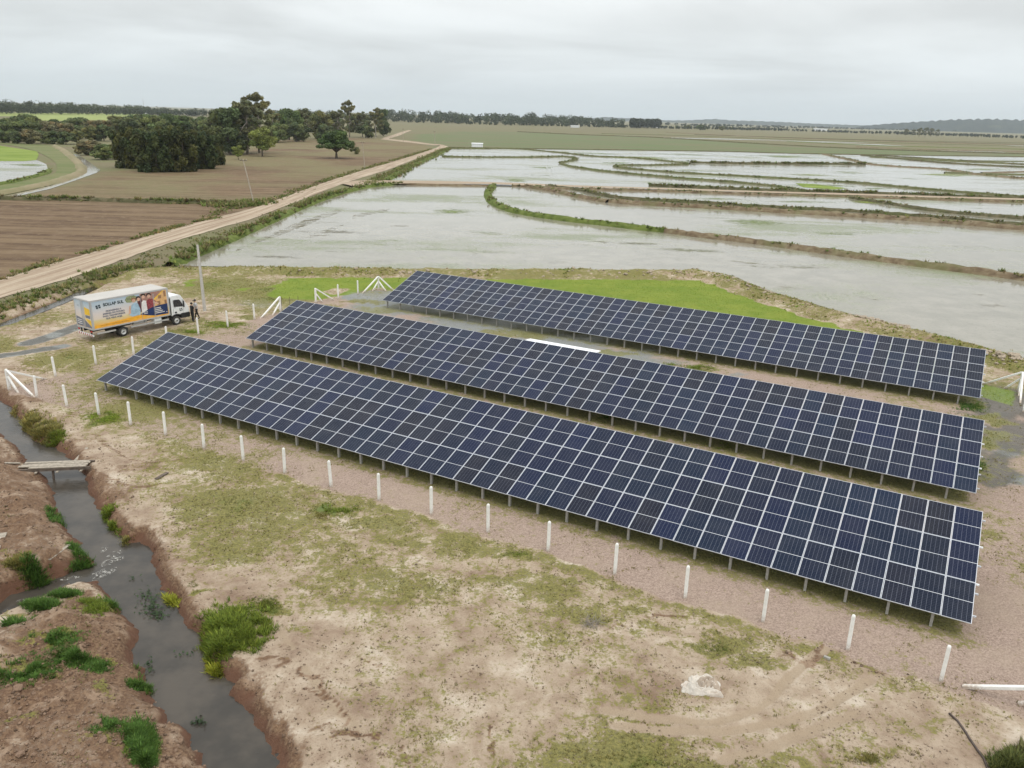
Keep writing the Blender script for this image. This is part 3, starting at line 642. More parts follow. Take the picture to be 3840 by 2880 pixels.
# ------------------------------------------------------------------ roads
def road_material():
    m, nt, b = material('dirt_road')
    uvn = N(nt, 'ShaderNodeUVMap'); uvn.uv_map = 'UVMap'; s = N(nt, 'ShaderNodeSeparateXYZ'); L(nt, uvn.outputs[0], s.inputs[0])
    P = N(nt, 'ShaderNodeNewGeometry').outputs['Position']
    n1 = noise_n(nt, P, 0.6, 5, 0.6); n2 = noise_n(nt, P, 4.0, 5, 0.65)
    mp = N(nt, 'ShaderNodeMapping'); L(nt, uvn.outputs[0], mp.inputs[0]); mp.inputs['Scale'].default_value = (9, 0.05, 1)
    st = noise_n(nt, mp.outputs[0], 1.0, 5, 0.6, 0.2)
    c = mix_n(nt, maprange(nt, st, 0.35, 0.62), (0.27, 0.20, 0.14), (0.45, 0.37, 0.275))
    u = math_n(nt, 'ADD', s.outputs[0], math_n(nt, 'MULTIPLY', math_n(nt, 'SUBTRACT', n1, .5), .18))
    tr = ramp_n(nt, u, [(0.0, 0.1), (0.16, 0.2), (0.26, 0.9), (0.36, 0.3), (0.48, 0.15), (0.58, 0.85), (0.68, 0.25), (1.0, 0.0)])
    c = mix_n(nt, math_n(nt, 'MULTIPLY', tr, 0.55), c, (0.25, 0.17, 0.11))
    c = mix_n(nt, maprange(nt, n2, 0.5, 0.75, 0, .45), c, (0.50, 0.43, 0.33))
    L(nt, c, b.inputs['Base Color']); b.inputs['Roughness'].default_value = 0.95; b.inputs['Specular IOR Level'].default_value = 0.2
    bp = N(nt, 'ShaderNodeBump'); bp.inputs['Strength'].default_value = 0.4; bp.inputs['Distance'].default_value = 0.08
    L(nt, math_n(nt, 'ADD', st, n2), bp.inputs['Height']); L(nt, bp.outputs[0], b.inputs['Normal']); return m
M['road'] = road_material()
def strip(name, left, right, z, mat, nseg=120, across=9, camber=0.0, kind='structure', jag=0.0):
    def res(P):
        P = smooth_line(P, 1.0); s = np.concatenate([[0], np.cumsum(np.linalg.norm(np.diff(P, axis=0), axis=1))]); t = np.linspace(0, s[-1], nseg)
        return np.stack([np.interp(t, s, P[:, 0]), np.interp(t, s, P[:, 1])], 1), t
    A_, ta = res(left); B_, tb = res(right)
    us = np.linspace(0, 1, across); V = []; UV = []
    for i in range(nseg):
        for k, u in enumerate(us):
            p = A_[i] * (1 - u) + B_[i] * u
            if k in (0, across - 1): p = p + (B_[i] - A_[i]) * (rng.random() - .5) * jag
            V.append((p[0], p[1], z + camber * math.sin(math.pi * u))); UV.append((u, ta[i]))
    ii = np.arange(nseg * across).reshape(nseg, across)
    F_ = np.stack([ii[:-1, :-1].ravel(), ii[:-1, 1:].ravel(), ii[1:, 1:].ravel(), ii[1:, :-1].ravel()], 1)
    return tag(link(name, np_mesh(name, V, F_, [mat], True, uv=UV)), kind=kind)
road_Lp = [(-260, 690), (0, 604), (125, 567), (250, 532), (375, 495), (553, 448), (628, 421), (728, 386), (803, 363), (878, 341), (943, 319), (951, 313)]
road_Rp = [(-260, 745), (0, 646), (75, 624), (175, 594), (275, 558), (375, 523), (475, 493), (553, 470), (628, 441), (728, 402), (765, 389), (840, 366), (903, 342), (948, 328), (968, 317)]
strip('dirt_road', G2(road_Lp), G2(road_Rp), 0.055, M['road'], 260, 12, 0.05, jag=0.05)
strip('dirt_road', G2([(968, 317), (951, 312), (930, 310.5), (880, 304), (828, 299)]), G2([(951, 313), (940, 314), (920, 312), (870, 306.5), (822, 301)])[:, :], 0.05, M['road'], 60, 5)
strip('dirt_road', G2([(826, 298.5), (850, 291), (868, 285), (882, 281)]), G2([(838, 300), (862, 293), (878, 286), (890, 281.5)]), 0.05, M['road'], 60, 5)
strip('causeway_track', G2([(735, 399), (800, 393), (1050, 396.5), (1250, 404), (1406, 408.5), (1659, 416.5), (1834, 421), (2009, 426.5), (2260, 433.5)]),
      G2([(760, 405), (840, 401), (1050, 401), (1250, 408), (1406, 411.5), (1659, 419.8), (1834, 424.8), (2009, 430), (2260, 437)]), 0.42, M['road'], 160, 7)

# ------------------------------------------------------------------ paddy levees
def levee_material(name, cs, noise_s=0.8):
    m, nt, b = material(name)
    P = N(nt, 'ShaderNodeNewGeometry').outputs['Position']
    n1 = noise_n(nt, P, noise_s, 6, 0.65, 0.4); n2 = noise_n(nt, P, 0.12, 4, 0.6)
    c = ramp_n(nt, n1, [(0.30, cs[0]), (0.48, cs[1]), (0.68, cs[2])])
    c = mix_n(nt, maprange(nt, n2, 0.5, 0.68, 0, .7), c, cs[3])
    L(nt, c, b.inputs['Base Color']); b.inputs['Roughness'].default_value = 0.95; b.inputs['Specular IOR Level'].default_value = 0.15
    bp = N(nt, 'ShaderNodeBump'); bp.inputs['Strength'].default_value = 0.7; bp.inputs['Distance'].default_value = 0.2
    L(nt, n1, bp.inputs['Height']); L(nt, bp.outputs[0], b.inputs['Normal']); return m
M['lev_green'] = levee_material('levee_grass', [(0.055, 0.075, 0.018), (0.095, 0.125, 0.028), (0.155, 0.18, 0.05), (0.12, 0.155, 0.03)])
M['lev_brown'] = levee_material('levee_earth', [(0.085, 0.058, 0.036), (0.155, 0.115, 0.07), (0.23, 0.19, 0.12), (0.12, 0.125, 0.05)])
M['lev_far'] = levee_material('levee_far', [(0.06, 0.068, 0.025), (0.10, 0.105, 0.045), (0.16, 0.15, 0.08), (0.10, 0.12, 0.04)])
M['lev_dark'] = levee_material('levee_scrub', [(0.045, 0.048, 0.02), (0.085, 0.08, 0.04), (0.15, 0.125, 0.075), (0.075, 0.085, 0.03)])
LEVPTS = []
def levee(pts, w, h, mat, step=1.2, base=0.0, plants=0.0):
    P = smooth_line(G2(pts), step); n = len(P)
    t = np.gradient(P, axis=0); t /= np.linalg.norm(t, axis=1)[:, None] + 1e-9; nn = np.stack([-t[:, 1], t[:, 0]], 1)
    prof = [(-1.0, -0.25), (-0.72, 0.35), (-0.4, 0.85), (0.0, 1.0), (0.4, 0.85), (0.72, 0.35), (1.0, -0.25)]
    V = []
    for i in range(n):
        ww = w * (0.8 + 0.45 * float(fbm(np.array([P[i, 0]]), np.array([P[i, 1]]), 0.15, 3, 60)[0]))
        if i < 2 or i > n - 3: ww *= 0.6
        for k, (u, v) in enumerate(prof):
            q = P[i] + nn[i] * u * ww * (1 + 0.25 * (rng.random() - .5))
            V.append((q[0], q[1], base + 0.05 + v * h * (0.8 + 0.4 * rng.random())))
    m_ = len(prof); ii = np.arange(n * m_).reshape(n, m_)
    F_ = np.stack([ii[:-1, :-1].ravel(), ii[1:, :-1].ravel(), ii[1:, 1:].ravel(), ii[:-1, 1:].ravel()], 1)
    o = link('paddy_levee', np_mesh('paddy_levee', V, F_, [mat], True)); tag(o, kind='structure')
    if plants: LEVPTS.append((P, w, h, plants))
    return o
levee([(368, 576), (400, 561), (480, 527), (553, 494), (600, 472), (680, 437), (740, 417), (800, 404), (865, 399)], 1.15, 0.55, M['lev_green'], 1.0, plants=.8)
levee([(840, 392), (838, 387), (878, 364), (940, 337), (968, 321)], 1.6, 0.5, M['lev_green'], 2.0, plants=.4)
levee([(865, 400), (960, 401.5), (1060, 403)], 0.8, 0.45, M['lev_brown'], 2.0)
levee([(1066, 402), (1054, 418), (1062, 436), (1085, 450), (1130, 463), (1220, 477), (1330, 490), (1436, 503)], 1.15, 0.75, M['lev_green'], 1.2, plants=.3)
levee([(1430, 502), (1520, 513), (1659, 530), (1834, 555), (2009, 578), (2212, 605), (2500, 645)], 1.25, 0.7, M['lev_brown'], 0.9, plants=.3)
levee([(1138, 405), (1206, 416), (1256, 428), (1313, 438)], 1.3, 0.7, M['lev_brown'], 1.4, plants=.3)
levee([(1316, 438), (1381, 442.5), (1506, 449), (1659, 458), (1834, 468), (2009, 480), (2212, 497), (2500, 522)], 1.5, 0.8, M['lev_brown'], 1.4, plants=.3)
levee([(1180, 404), (1250, 412), (1320, 427), (1400, 434), (1510, 440), (1660, 450), (1834, 458), (2009, 471), (2212, 488), (2500, 512)], 0.85, 0.6, M['lev_dark'], 1.8, plants=.6)
levee([(1401, 402.5), (1481, 406), (1659, 413), (1760, 417), (1900, 420), (2009, 424.5), (2260, 431)], 1.1, 0.7, M['lev_dark'], 2.0, plants=.8)
levee([(1106, 403), (1231, 409.5), (1406, 413.5), (1659, 422), (1834, 427), (2009, 432), (2260, 440)], 1.0, 0.5, M['lev_brown'], 2.0, plants=.3)
levee([(1836, 429), (1921, 442), (2009, 456), (2100, 465), (2212, 474), (2450, 490)], 1.0, 0.6, M['lev_dark'], 2.0, plants=.5)
levee([(955, 339), (1028, 340.5), (1106, 340.5), (1180, 340), (1216, 339), (1240, 342), (1243, 346), (1225, 350), (1212, 353), (1230, 360), (1270, 366), (1306, 371), (1431, 383), (1546, 392), (1659, 402), (1734, 414)], 1.1, 0.55, M['lev_far'], 2.0, plants=.4)
levee([(1487, 356), (1406, 358), (1345, 358), (1328, 360.5), (1350, 364.5), (1400, 369), (1481, 375), (1659, 385), (1834, 395), (2009, 411), (2147, 422), (2230, 430)], 1.05, 0.55, M['lev_far'], 2.2, plants=.4)
levee([(970, 321.5), (1106, 322), (1160, 326), (1218, 331), (1281, 338), (1356, 341), (1431, 348), (1490, 354)], 1.0, 0.5, M['lev_far'], 2.5, plants=.3)
levee([(1490, 352), (1560, 354), (1659, 355), (1869, 356)], 1.2, 0.8, M['lev_dark'], 2.0, plants=1.0)
levee([(1779, 333.5), (1834, 345), (1880, 355), (1950, 361), (2034, 366), (2109, 377), (2212, 386), (2350, 394)], 2.6, 0.5, M['lev_brown'], 3.0, plants=.3)
levee([(1892, 336), (2009, 343.5), (2212, 356), (2400, 366)], 1.5, 0.6, M['lev_dark'], 3.0, plants=.3)
levee([(1860, 336), (2034, 352), (2212, 362), (2400, 371)], 1.2, 0.6, M['lev_dark'], 3.0, plants=.3)
levee([(1119, 285), (1256, 291.5), (1406, 297), (1659, 312), (1884, 323), (2212, 333), (2500, 341)], 3.2, 0.7, M['lev_dark'], 6.0, plants=.25)
levee([(970, 319), (1306, 324), (1560, 327.5), (1779, 333), (2212, 339)], 1.6, 0.4, M['lev_dark'], 5.0)
levee([(1440, 286), (1659, 297), (1900, 305), (2212, 314)], 3.0, 0.6, M['lev_brown'], 10.0)
levee([(1700, 306), (1900, 315), (2212, 323)], 2.0, 0.5, M['lev_green'], 10.0)
for q in ([(1500, 291), (1750, 299), (2000, 307), (2260, 313)], [(1300, 289), (1500, 294), (1800, 305), (2260, 318)], [(1600, 294), (1900, 303), (2260, 310)], [(1850, 318), (2050, 325), (2260, 329)], [(1950, 344), (2100, 351), (2260, 357)], [(2040, 374), (2130, 377), (2260, 379)], [(2120, 375), (2212, 372), (2290, 371)], [(1880, 340), (2060, 347), (2260, 350)]):
    levee(q, 1.6, 0.5, M[random.choice(['lev_far', 'lev_dark', 'lev_brown'])], 8.0)
levee([(0, 431), (70, 432), (150, 432.5), (260, 436), (340, 438.5), (440, 440), (500, 442)], 0.9, 0.6, M['lev_dark'], 1.2, plants=.8)
# canal banks on the left
strip('canal_bank', G2([(-60, 412), (40, 394), (100, 381), (122, 371), (118, 350), (90, 333), (60, 322), (0, 312), (-100, 305)]), G2([(-60, 436), (40, 416), (105, 402), (150, 388), (185, 373), (180, 360), (160, 340), (120, 318), (40, 309)]), 0.10, M['bankgrass'], 120, 6)
levee([(-40, 428), (40, 412), (100, 399), (150, 384), (176, 371), (168, 352), (140, 328), (118, 316)], 1.6, 0.7, M['pale_bank'], 1.5)
levee([(-40, 404), (0, 399), (50, 388), (95, 376), (106, 368)], 1.2, 0.5, M['lev_green'], 1.5, plants=.3)


# ================================================================== SOLAR ARRAYS
def cell_material():
    m, nt, b = material('solar_cells')
    tcn = N(nt, 'ShaderNodeTexCoord'); s = N(nt, 'ShaderNodeSeparateXYZ'); L(nt, tcn.outputs['Object'], s.inputs[0])
    def line(v, pitch, w, off=0.0):
        fr = math_n(nt, 'FRACT', math_n(nt, 'ADD', math_n(nt, 'DIVIDE', v, pitch), 200 + off))
        d = math_n(nt, 'ABSOLUTE', math_n(nt, 'SUBTRACT', fr, 0.5))
        return math_n(nt, 'GREATER_THAN', d, 0.5 - w / pitch / 2)
    gx = line(s.outputs[0], 0.1603, 0.0070, 0.0); gy = line(s.outputs[1], 0.0808, 0.0042)
    bx = line(s.outputs[0], 0.1603 / 5, 0.0012, 0.5)
    oi = N(nt, 'ShaderNodeObjectInfo')
    base = oi.outputs['Color']
    c = mix_n(nt, math_n(nt, 'MULTIPLY', bx, 0.12), base, (0.20, 0.21, 0.24))
    c = mix_n(nt, math_n(nt, 'MULTIPLY', gy, 0.4), c, (0.20, 0.22, 0.28))
    c = mix_n(nt, math_n(nt, 'MULTIPLY', gx, 0.6), c, (0.24, 0.26, 0.33))
    # dust film
    P = N(nt, 'ShaderNodeNewGeometry').outputs['Position']
    dst = maprange(nt, noise_n(nt, P, 0.9, 5, 0.6), 0.35, 0.75, 0.0, 0.03)
    c = mix_n(nt, dst, c, (0.35, 0.33, 0.30))
    L(nt, c, b.inputs['Base Color']); b.inputs['Roughness'].default_value = 0.10; b.inputs['IOR'].default_value = 1.24
    return m
M['cells'] = cell_material()
M['backsheet'] = plain('white_backsheet', (0.70, 0.72, 0.75), 0.35, var=0.02, scale=3)
mw, ms = 1.002, 2.000
mb = MB()
fw_, ft = 0.013, 0.035
mb.box((-mw / 2, -ms / 2, 0), (mw / 2, -ms / 2 + fw_, ft)); mb.box((-mw / 2, ms / 2 - fw_, 0), (mw / 2, ms / 2, ft))
mb.box((-mw / 2, -ms / 2 + fw_, 0), (-mw / 2 + fw_, ms / 2 - fw_, ft)); mb.box((mw / 2 - fw_, -ms / 2 + fw_, 0), (mw / 2, ms / 2 - fw_, ft))
mb.add([(-mw / 2 + fw_, -ms / 2 + fw_, 0.028), (mw / 2 - fw_, -ms / 2 + fw_, 0.028), (mw / 2 - fw_, ms / 2 - fw_, 0.028), (-mw / 2 + fw_, ms / 2 - fw_, 0.028)], [(0, 1, 2, 3)], 1)
mb.add([(-mw / 2 + fw_, -ms / 2 + fw_, 0.012), (-mw / 2 + fw_, ms / 2 - fw_, 0.012), (mw / 2 - fw_, ms / 2 - fw_, 0.012), (mw / 2 - fw_, -ms / 2 + fw_, 0.012)], [(0, 1, 2, 3)], 2)
M['shade_back'] = plain('black_shade_back', (0.03, 0.03, 0.032), 0.5)  # unseen black underside, added to cut bounce light and deepen the shade below
ME_MOD = mb.mesh('solar_module', [M['alu'], M['backsheet'], M['shade_back']])
CPX, CPY = 0.1603, 0.0808
cw, ch = CPX * 3, CPY * 6
ME_CELL = MB().box((-cw, -ch, 0), (cw, ch, 0.0025)).mesh('cell_panel', M['cells'])
LEG_T = {}
def leg_mesh(h):
    k = round(h, 3)
    if k not in LEG_T: LEG_T[k] = MB().box((-0.05, -0.06, -0.45), (0.05, 0.06, h)).mesh('leg', M['concrete'])
    return LEG_T[k]
DIRN = Vector(UN * math.cos(TILT) + np.array([0, 0, math.sin(TILT)])); NRM = Vector(UX).cross(DIRN)
ROTM = Matrix((Vector(UX), DIRN, NRM)).transposed().to_euler()
CELLC = [(0.002, 0.007, 0.024), (0.002, 0.007, 0.031), (0.003, 0.007, 0.019), (0.002, 0.009, 0.027), (0.004, 0.006, 0.016), (0.002, 0.006, 0.024)]
A_LAB = ['front row of dark blue solar panels, nearest to the camera behind the fence posts', 'middle row of dark blue solar panels with a white roof sheet behind it', 'rear row of dark blue solar panels beside the bright green grass']
for ai, o0 in enumerate(ARR):
    root = empty('solar_array', (o0[0], o0[1], 0)); tag(root, A_LAB[ai], 'solar panels', 'rows of solar panels')
    inv = Vector((-o0[0], -o0[1], 0))
    for i in range(NC):
        for j in range(3):
            c = Vector(o0) + Vector(UX) * ((i + 0.5) * MW) + DIRN * ((j + 0.5) * MS) + NRM * random.uniform(-0.004, 0.004)
            e = ROTM.copy(); e.x += random.uniform(-.0035, .0035); e.y += random.uniform(-.0035, .0035)
            mo = link('solar_module', ME_MOD, root, c + inv, e)
            cc = list(random.choice(CELLC)); f = random.uniform(0.88, 1.15); cc = [v * f for v in cc] + [1]
            for sgn in (-1, 1):
                p = link('cell_panel', ME_CELL, mo, (0, sgn * (ch + 0.011), 0.0285)); p.color = cc
    # purlins with ends showing past the last panel
    for v in (0.45, 1.55, 2.02, 3.0, 4.04, 5.60):
        a = Vector(o0) + DIRN * v - NRM * (0.05 if v not in (2.02, 4.04) else 0.035) + inv - Vector(UX) * 0.10; b_ = a + Vector(UX) * (ROW_L + 0.22)
        MB().bar(a, b_, 0.06, 0.06).obj('purlin', M['alu'] if v not in (2.02, 4.04) else M['white_sheet'], root)
    nleg = 33
    for k in range(nleg):
        t = 0.42 + k * 1.51
        for v, nm in ((0.30, 'leg'), (5.0, 'leg')):
            zt = o0[2] + v * math.tan(TILT) * 1.0 - 0.08
            p = Vector(o0) + Vector(UX) * t + Vector(UN) * v
            g_ = gz(p.x, p.y)
            link(nm, leg_mesh(zt), root, (p.x - o0[0], p.y - o0[1], 0), (0, 0, YAW))
        if k % 1 == 0:
            a = Vector(o0) + Vector(UX) * t + DIRN * 0.15 - NRM * 0.13 + inv; b_ = Vector(o0) + Vector(UX) * t + DIRN * 5.85 - NRM * 0.13 + inv
            MB().bar(a, b_, 0.05, 0.09).obj('rafter', M['galv'], root)

# white roof sheet of the inverter shelter behind the middle row
o1 = ARR[1]; sroot = empty('inverter_shelter', (o1 + UX * 24.2 + UN * 6.3) * [1, 1, 0], YAW); tag(sroot, 'white flat roof sheet of the inverter shelter behind the middle panel row', 'shelter')
MB().add([(-2.75, -0.45, 2.66), (2.75, -0.45, 2.66), (2.75, 0.42, 2.58), (-2.75, 0.42, 2.58), (-2.75, -0.45, 2.62), (2.75, -0.45, 2.62), (2.75, 0.42, 2.54), (-2.75, 0.42, 2.54)],
         [(0, 1, 2, 3), (7, 6, 5, 4), (0, 4, 5, 1), (1, 5, 6, 2), (2, 6, 7, 3), (3, 7, 4, 0)]).obj('roof_sheet', M['white_sheet'], sroot)
for x in (-2.6, 0, 2.6): MB().box((x - .04, 0.25, -0.2), (x + .04, 0.33, 2.55)).obj('post', M['galv'], sroot)
for x in (-1.6, -0.5, 0.7, 1.7): MB().box((x - .28, 0.0, 0.9), (x + .28, 0.22, 1.7)).obj('inverter', M['white_sheet'], sroot, bevel=0.02)

# ================================================================== FENCE
def post_mesh(h, w):
    mb = MB(); r = w / 2
    lv = [(-0.4, 1.0), (h - 0.10, 0.98), (h - 0.05, 0.90), (h - 0.018, 0.66), (h, 0.32)]
    n = 8; V = []; F_ = []
    base = [(-1, -.75), (-.75, -1), (.75, -1), (1, -.75), (1, .75), (.75, 1), (-.75, 1), (-1, .75)]
    for z, k in lv:
        for bx, by in base: V.append((bx * r * k, by * r * k, z))
    for i in range(len(lv) - 1):
        for k in range(n): F_.append((i * n + k, i * n + (k + 1) % n, (i + 1) * n + (k + 1) % n, (i + 1) * n + k))
    F_.append(tuple((len(lv) - 1) * n + k for k in range(n)))
    mb.add(V, F_); return mb.mesh('fence_post', M['white_post'])
ME_POST = post_mesh(1.45, 0.125)
ORD = ['first', 'second', 'third', 'fourth', 'fifth', 'sixth', 'seventh', 'eighth', 'ninth', 'tenth', 'eleventh', 'twelfth', 'thirteenth', 'fourteenth', 'fifteenth', 'sixteenth', 'seventeenth', 'eighteenth']
def fpost(x, y, label, group, dz=0.0):
    p = G(x, y); z = gz(p[0], p[1])
    o = link('fence_post', ME_POST, None, (p[0], p[1], z + dz), (random.uniform(-.035, .035), random.uniform(-.035, .035), YAW + random.uniform(-.1, .1)))
    return tag(o, label, 'fence post', group)
FRONT = [(80, 859), (145, 879), (214, 897), (282.5, 918), (358, 940.5), (441, 969), (526, 995), (615.5, 1022.5), (715.5, 1052), (819, 1081), (932, 1112), (1054, 1150), (1184, 1191), (1328, 1241), (1480, 1292), (1648, 1343), (1831, 1404), (2032, 1472)]
for i, (x, y) in enumerate(FRONT):
    fpost(x, y, 'white concrete fence post, %s from the left corner brace in the front row' % ORD[i], 'white posts of the front fence row')
for i, (x, y) in enumerate([(120.5, 814), (207.5, 787.5), (289, 767), (361, 744), (429, 723), (492.5, 707), (550, 690.5)]):
    fpost(x, y, 'white concrete fence post, %s from the left corner brace in the row passing the truck' % ORD[i], 'white posts of the fence row passing the truck')
for i, (x, y) in enumerate([(731, 645.5), (773.5, 635.5)]):
    fpost(x, y, 'white concrete fence post in front of the green grass, %s' % ['next to the gate brace', 'next to the four-legged corner brace'][i], 'white posts between gate and corner brace')
for i, (x, y) in enumerate([(2210, 889), (2214, 940)]):
    fpost(x, y, 'white concrete fence post at the right picture edge, %s' % ['just below the right corner brace', 'lower of the two, below the first'][i], 'white posts of the right fence row')
def corner(name, base, braces, label, h=1.45, w=0.16):
    """post with leaning braces; braces: (ground point, height on the post)"""
    p = G(*base); z = gz(p[0], p[1]); r = empty(name, (p[0], p[1], z)); tag(r, label, 'fence brace', 'braced white corner and gate posts')
    link('post', post_mesh(h, w), r, (0, 0, 0), (0, 0, YAW))
    for q, zz in braces:
        g = G(*q) if len(q) == 2 else np.array(q); d = Vector((g[0] - p[0], g[1] - p[1], gz(g[0], g[1]) - z - 0.05)); u = Vector((d.x, d.y, 0)).normalized()
        MB().bar(Vector((0, 0, zz)) + u * (w * 0.45), d, 0.125, 0.125).obj('brace', M['white_post'], r, bevel=0.02)
    return r
corner('corner_brace', (21, 843), [((75, 858), 1.34), ((40, 849), 0.95), ((102.5, 818), 1.30)], 'white concrete corner post with three leaning braces at the far left beside the stream')
corner('gate_brace', (606, 673.5), [((562, 688), 1.36), ((588, 681), 0.85)], 'white gate post with two braces leaning left, behind the middle array corner')
corner('gate_brace', (682.5, 654), [((723, 648), 1.36), ((698, 652.5), 0.85)], 'white gate post with two braces leaning right, in front of the green grass')
corner('corner_brace', (818, 626), [((782.5, 633), 1.38), ((804, 629), 0.85), ((834, 629), 0.85), ((850.5, 627), 1.38)], 'white corner post with four splayed braces left of the rear array')
corner('corner_brace', (2200, 845), [((2118, 829), 1.38), ((2168, 839), 0.9), ((2204, 870), 1.36), ((2201, 855), 0.85)], 'white corner post with braces at the right edge behind the rear array', w=0.2)
_d = G(2032, 1472) - G(1831, 1404); _d /= np.linalg.norm(_d); _cb = G(2079, 1484) + _d * 2.45
_r = empty('corner_brace', (_cb[0], _cb[1], gz(_cb[0], _cb[1]))); tag(_r, 'white brace beam reaching in from the lower right picture edge', 'fence brace', 'braced white corner and gate posts')
link('post', post_mesh(1.45, 0.16), _r, (0, 0, 0), (0, 0, YAW))
for q, zz in ((G(2079, 1484), 1.05), (G(2200, 1521), 0.55)):
    d = Vector((q[0] - _cb[0], q[1] - _cb[1], 0.02)); u = Vector((d.x, d.y, 0)).normalized()
    MB().bar(Vector((0, 0, zz)) + u * 0.07, d, 0.13, 0.13).obj('brace', M['white_post'], _r, bevel=0.02)
for i, (x, y, h) in enumerate([(626, 661, 0.9), (644, 657, 0.8), (609, 672, 1.35)]):
    p = G(x, y); tag(MB().tube([(0, 0, -.1), (0.02, 0, h)], [0.025, 0.02], 6).obj('wooden_stake', M['dark_wood'], loc=(p[0], p[1], 0)), 'thin dark wooden stake in the gateway, %s' % ['nearer to the left gate post', 'farther right, before the grass', 'right beside the left gate post'][i], 'stake', 'thin stakes in the gateway')

# ================================================================== POLES
def pole(x, y, h, label, r=0.13, lean=(0, 0), mat='pole', arm=True, wires=False):
    p = G(x, y); root = empty('utility_pole', (p[0], p[1], gz(p[0], p[1]))); tag(root, label, 'utility pole', 'utility poles')
    top = Vector((lean[0], lean[1], h)); MB().tube([(0, 0, -.3), top * 0.5, top], [r, r * 0.85, r * 0.65], 10).obj('shaft', M[mat], root)
    if arm:
        a = top * 0.965; MB().bar(a + Vector((-0.75, 0.2, 0)), a + Vector((0.75, -0.2, 0)), 0.1, 0.12).obj('crossarm', M['dark_wood'], root)
        for t in (-0.65, 0, 0.65): MB().tube([a + Vector((t, -t * .27, 0.06)), a + Vector((t, -t * .27, 0.25))], [0.05, 0.03], 6).obj('insulator', M['pole'], root)
    return root
pole(442.5, 672, 6.0, 'bare grey concrete pole standing just in front of the truck', 0.15, (-0.12, 0.1), arm=False)
pole(549, 440, 8.4, 'leaning wooden utility pole beside the dirt road, nearest of the far poles', 0.13, (-1.7, 0.5), 'wood_pole')
pole(788, 363.4, 8.4, 'thin utility pole beside the spreading field tree', 0.14, (-0.5, 0), 'wood_pole')
pole(871, 306, 8.0, 'thin utility pole standing alone in the field right of the grove', 0.16, (0, 0), 'wood_pole')
pole(940, 312, 7.6, 'thin utility pole with crossarm at the bend of the dirt road', 0.16, (-0.4, 0), 'wood_pole')
pole(812, 296.5, 8.0, 'pale utility pole in front of the rightmost grove tree', 0.18, (0, 0))
pole(833.5, 292.5, 7.5, 'pale utility pole just right of the rightmost grove tree', 0.18, (0, 0))
# a small white pump shed far off beside the paddies
p = G(1031, 317.6); sh = empty('pump_shed', (p[0], p[1], 0)); tag(sh, 'low white shed standing at the far edge of the paddies', 'shed')
MB().box((-3.2, -1.1, 0), (3.2, 1.1, 1.9)).obj('wall', M['shed_white'], sh)
MB().add([(-3.4, -1.3, 1.92), (3.4, -1.3, 1.92), (3.4, 1.3, 2.2), (-3.4, 1.3, 2.2), (-3.4, -1.3, 2.0), (3.4, -1.3, 2.0), (3.4, 1.3, 2.28), (-3.4, 1.3, 2.28)], [(3, 2, 1, 0), (4, 5, 6, 7), (0, 1, 5, 4), (1, 2, 6, 5), (2, 3, 7, 6), (3, 0, 4, 7)]).obj('roof', M['white_sheet'], sh)
for x in (-2.4, -1.2, 0, 1.2, 2.4): MB().box((x - .04, -1.14, 0.1), (x + .04, -1.1, 1.85)).obj('batten', M['trim'], sh)

# ================================================================== TRUCK
tf, tr_ = G(*((240 + 1690 * .25316) / KD, (1020 + 785 * .25316) / KD)), G(*((240 + 895 * .25316) / KD, (1020 + 955 * .25316) / KD))
td = (tf - tr_) / np.linalg.norm(tf - tr_); tn_ = np.array([-td[1], td[0], 0]); tz = max(gz(tf[0], tf[1]), gz(tr_[0], tr_[1])) - 0.01
tp = tr_ + tn_ * 1.12
truck = empty('box_truck', (tp[0], tp[1], tz), math.atan2(td[1], td[0]))
tag(truck, 'white box truck with an advertising print on its cargo box', 'truck')
BX0, BX1, BZ0, BZ1, BY = -2.42, 4.20, 0.98, 3.30, 1.16
def print_material(name, side=True):
    m, nt, b = material(name)
    tcn = N(nt, 'ShaderNodeTexCoord'); s = N(nt, 'ShaderNodeSeparateXYZ'); L(nt, tcn.outputs['Object'], s.inputs[0])
    v = math_n(nt, 'DIVIDE', math_n(nt, 'SUBTRACT', s.outputs[2], BZ0), BZ1 - BZ0)
    c = ramp_n(nt, v, [(0.0, (0.80, 0.36, 0.03)), (0.10, (0.84, 0.42, 0.04)), (0.30, (0.66, 0.55, 0.28)), (0.36, (0.70, 0.60, 0.50)), (0.55, (0.66, 0.60, 0.58)), (0.75, (0.52, 0.58, 0.63)), (1.0, (0.33, 0.46, 0.58))])
    n1 = noise_n(nt, tcn.outputs['Object'], 1.2, 4, 0.6)
    c = mix_n(nt, maprange(nt, n1, 0.4, 0.7, 0, .25), c, (0.68, 0.62, 0.55))
    L(nt, c, b.inputs['Base Color']); b.inputs['Roughness'].default_value = 0.4; return m
M['print'] = print_material('advert_print')
def flat(name, col, rough=0.45, var=0.1, scale=4): M[name] = plain(name, col, rough, var=var, scale=scale); return M[name]
flat('ink_dark', (0.03, 0.05, 0.06)); flat('ink_navy', (0.012, 0.03, 0.11)); flat('ink_orange', (0.84, 0.40, 0.03)); flat('ink_skin', (0.62, 0.38, 0.28), var=.15); flat('ink_hair', (0.035, 0.02, 0.018))
flat('ink_tree', (0.23, 0.26, 0.14), var=.5, scale=9); flat('ink_denim', (0.33, 0.47, 0.58), var=.2); flat('ink_white', (0.75, 0.73, 0.71)); flat('ink_plaid', (0.26, 0.05, 0.06), var=.6, scale=14); flat('ink_house', (0.66, 0.40, 0.18), var=.12)
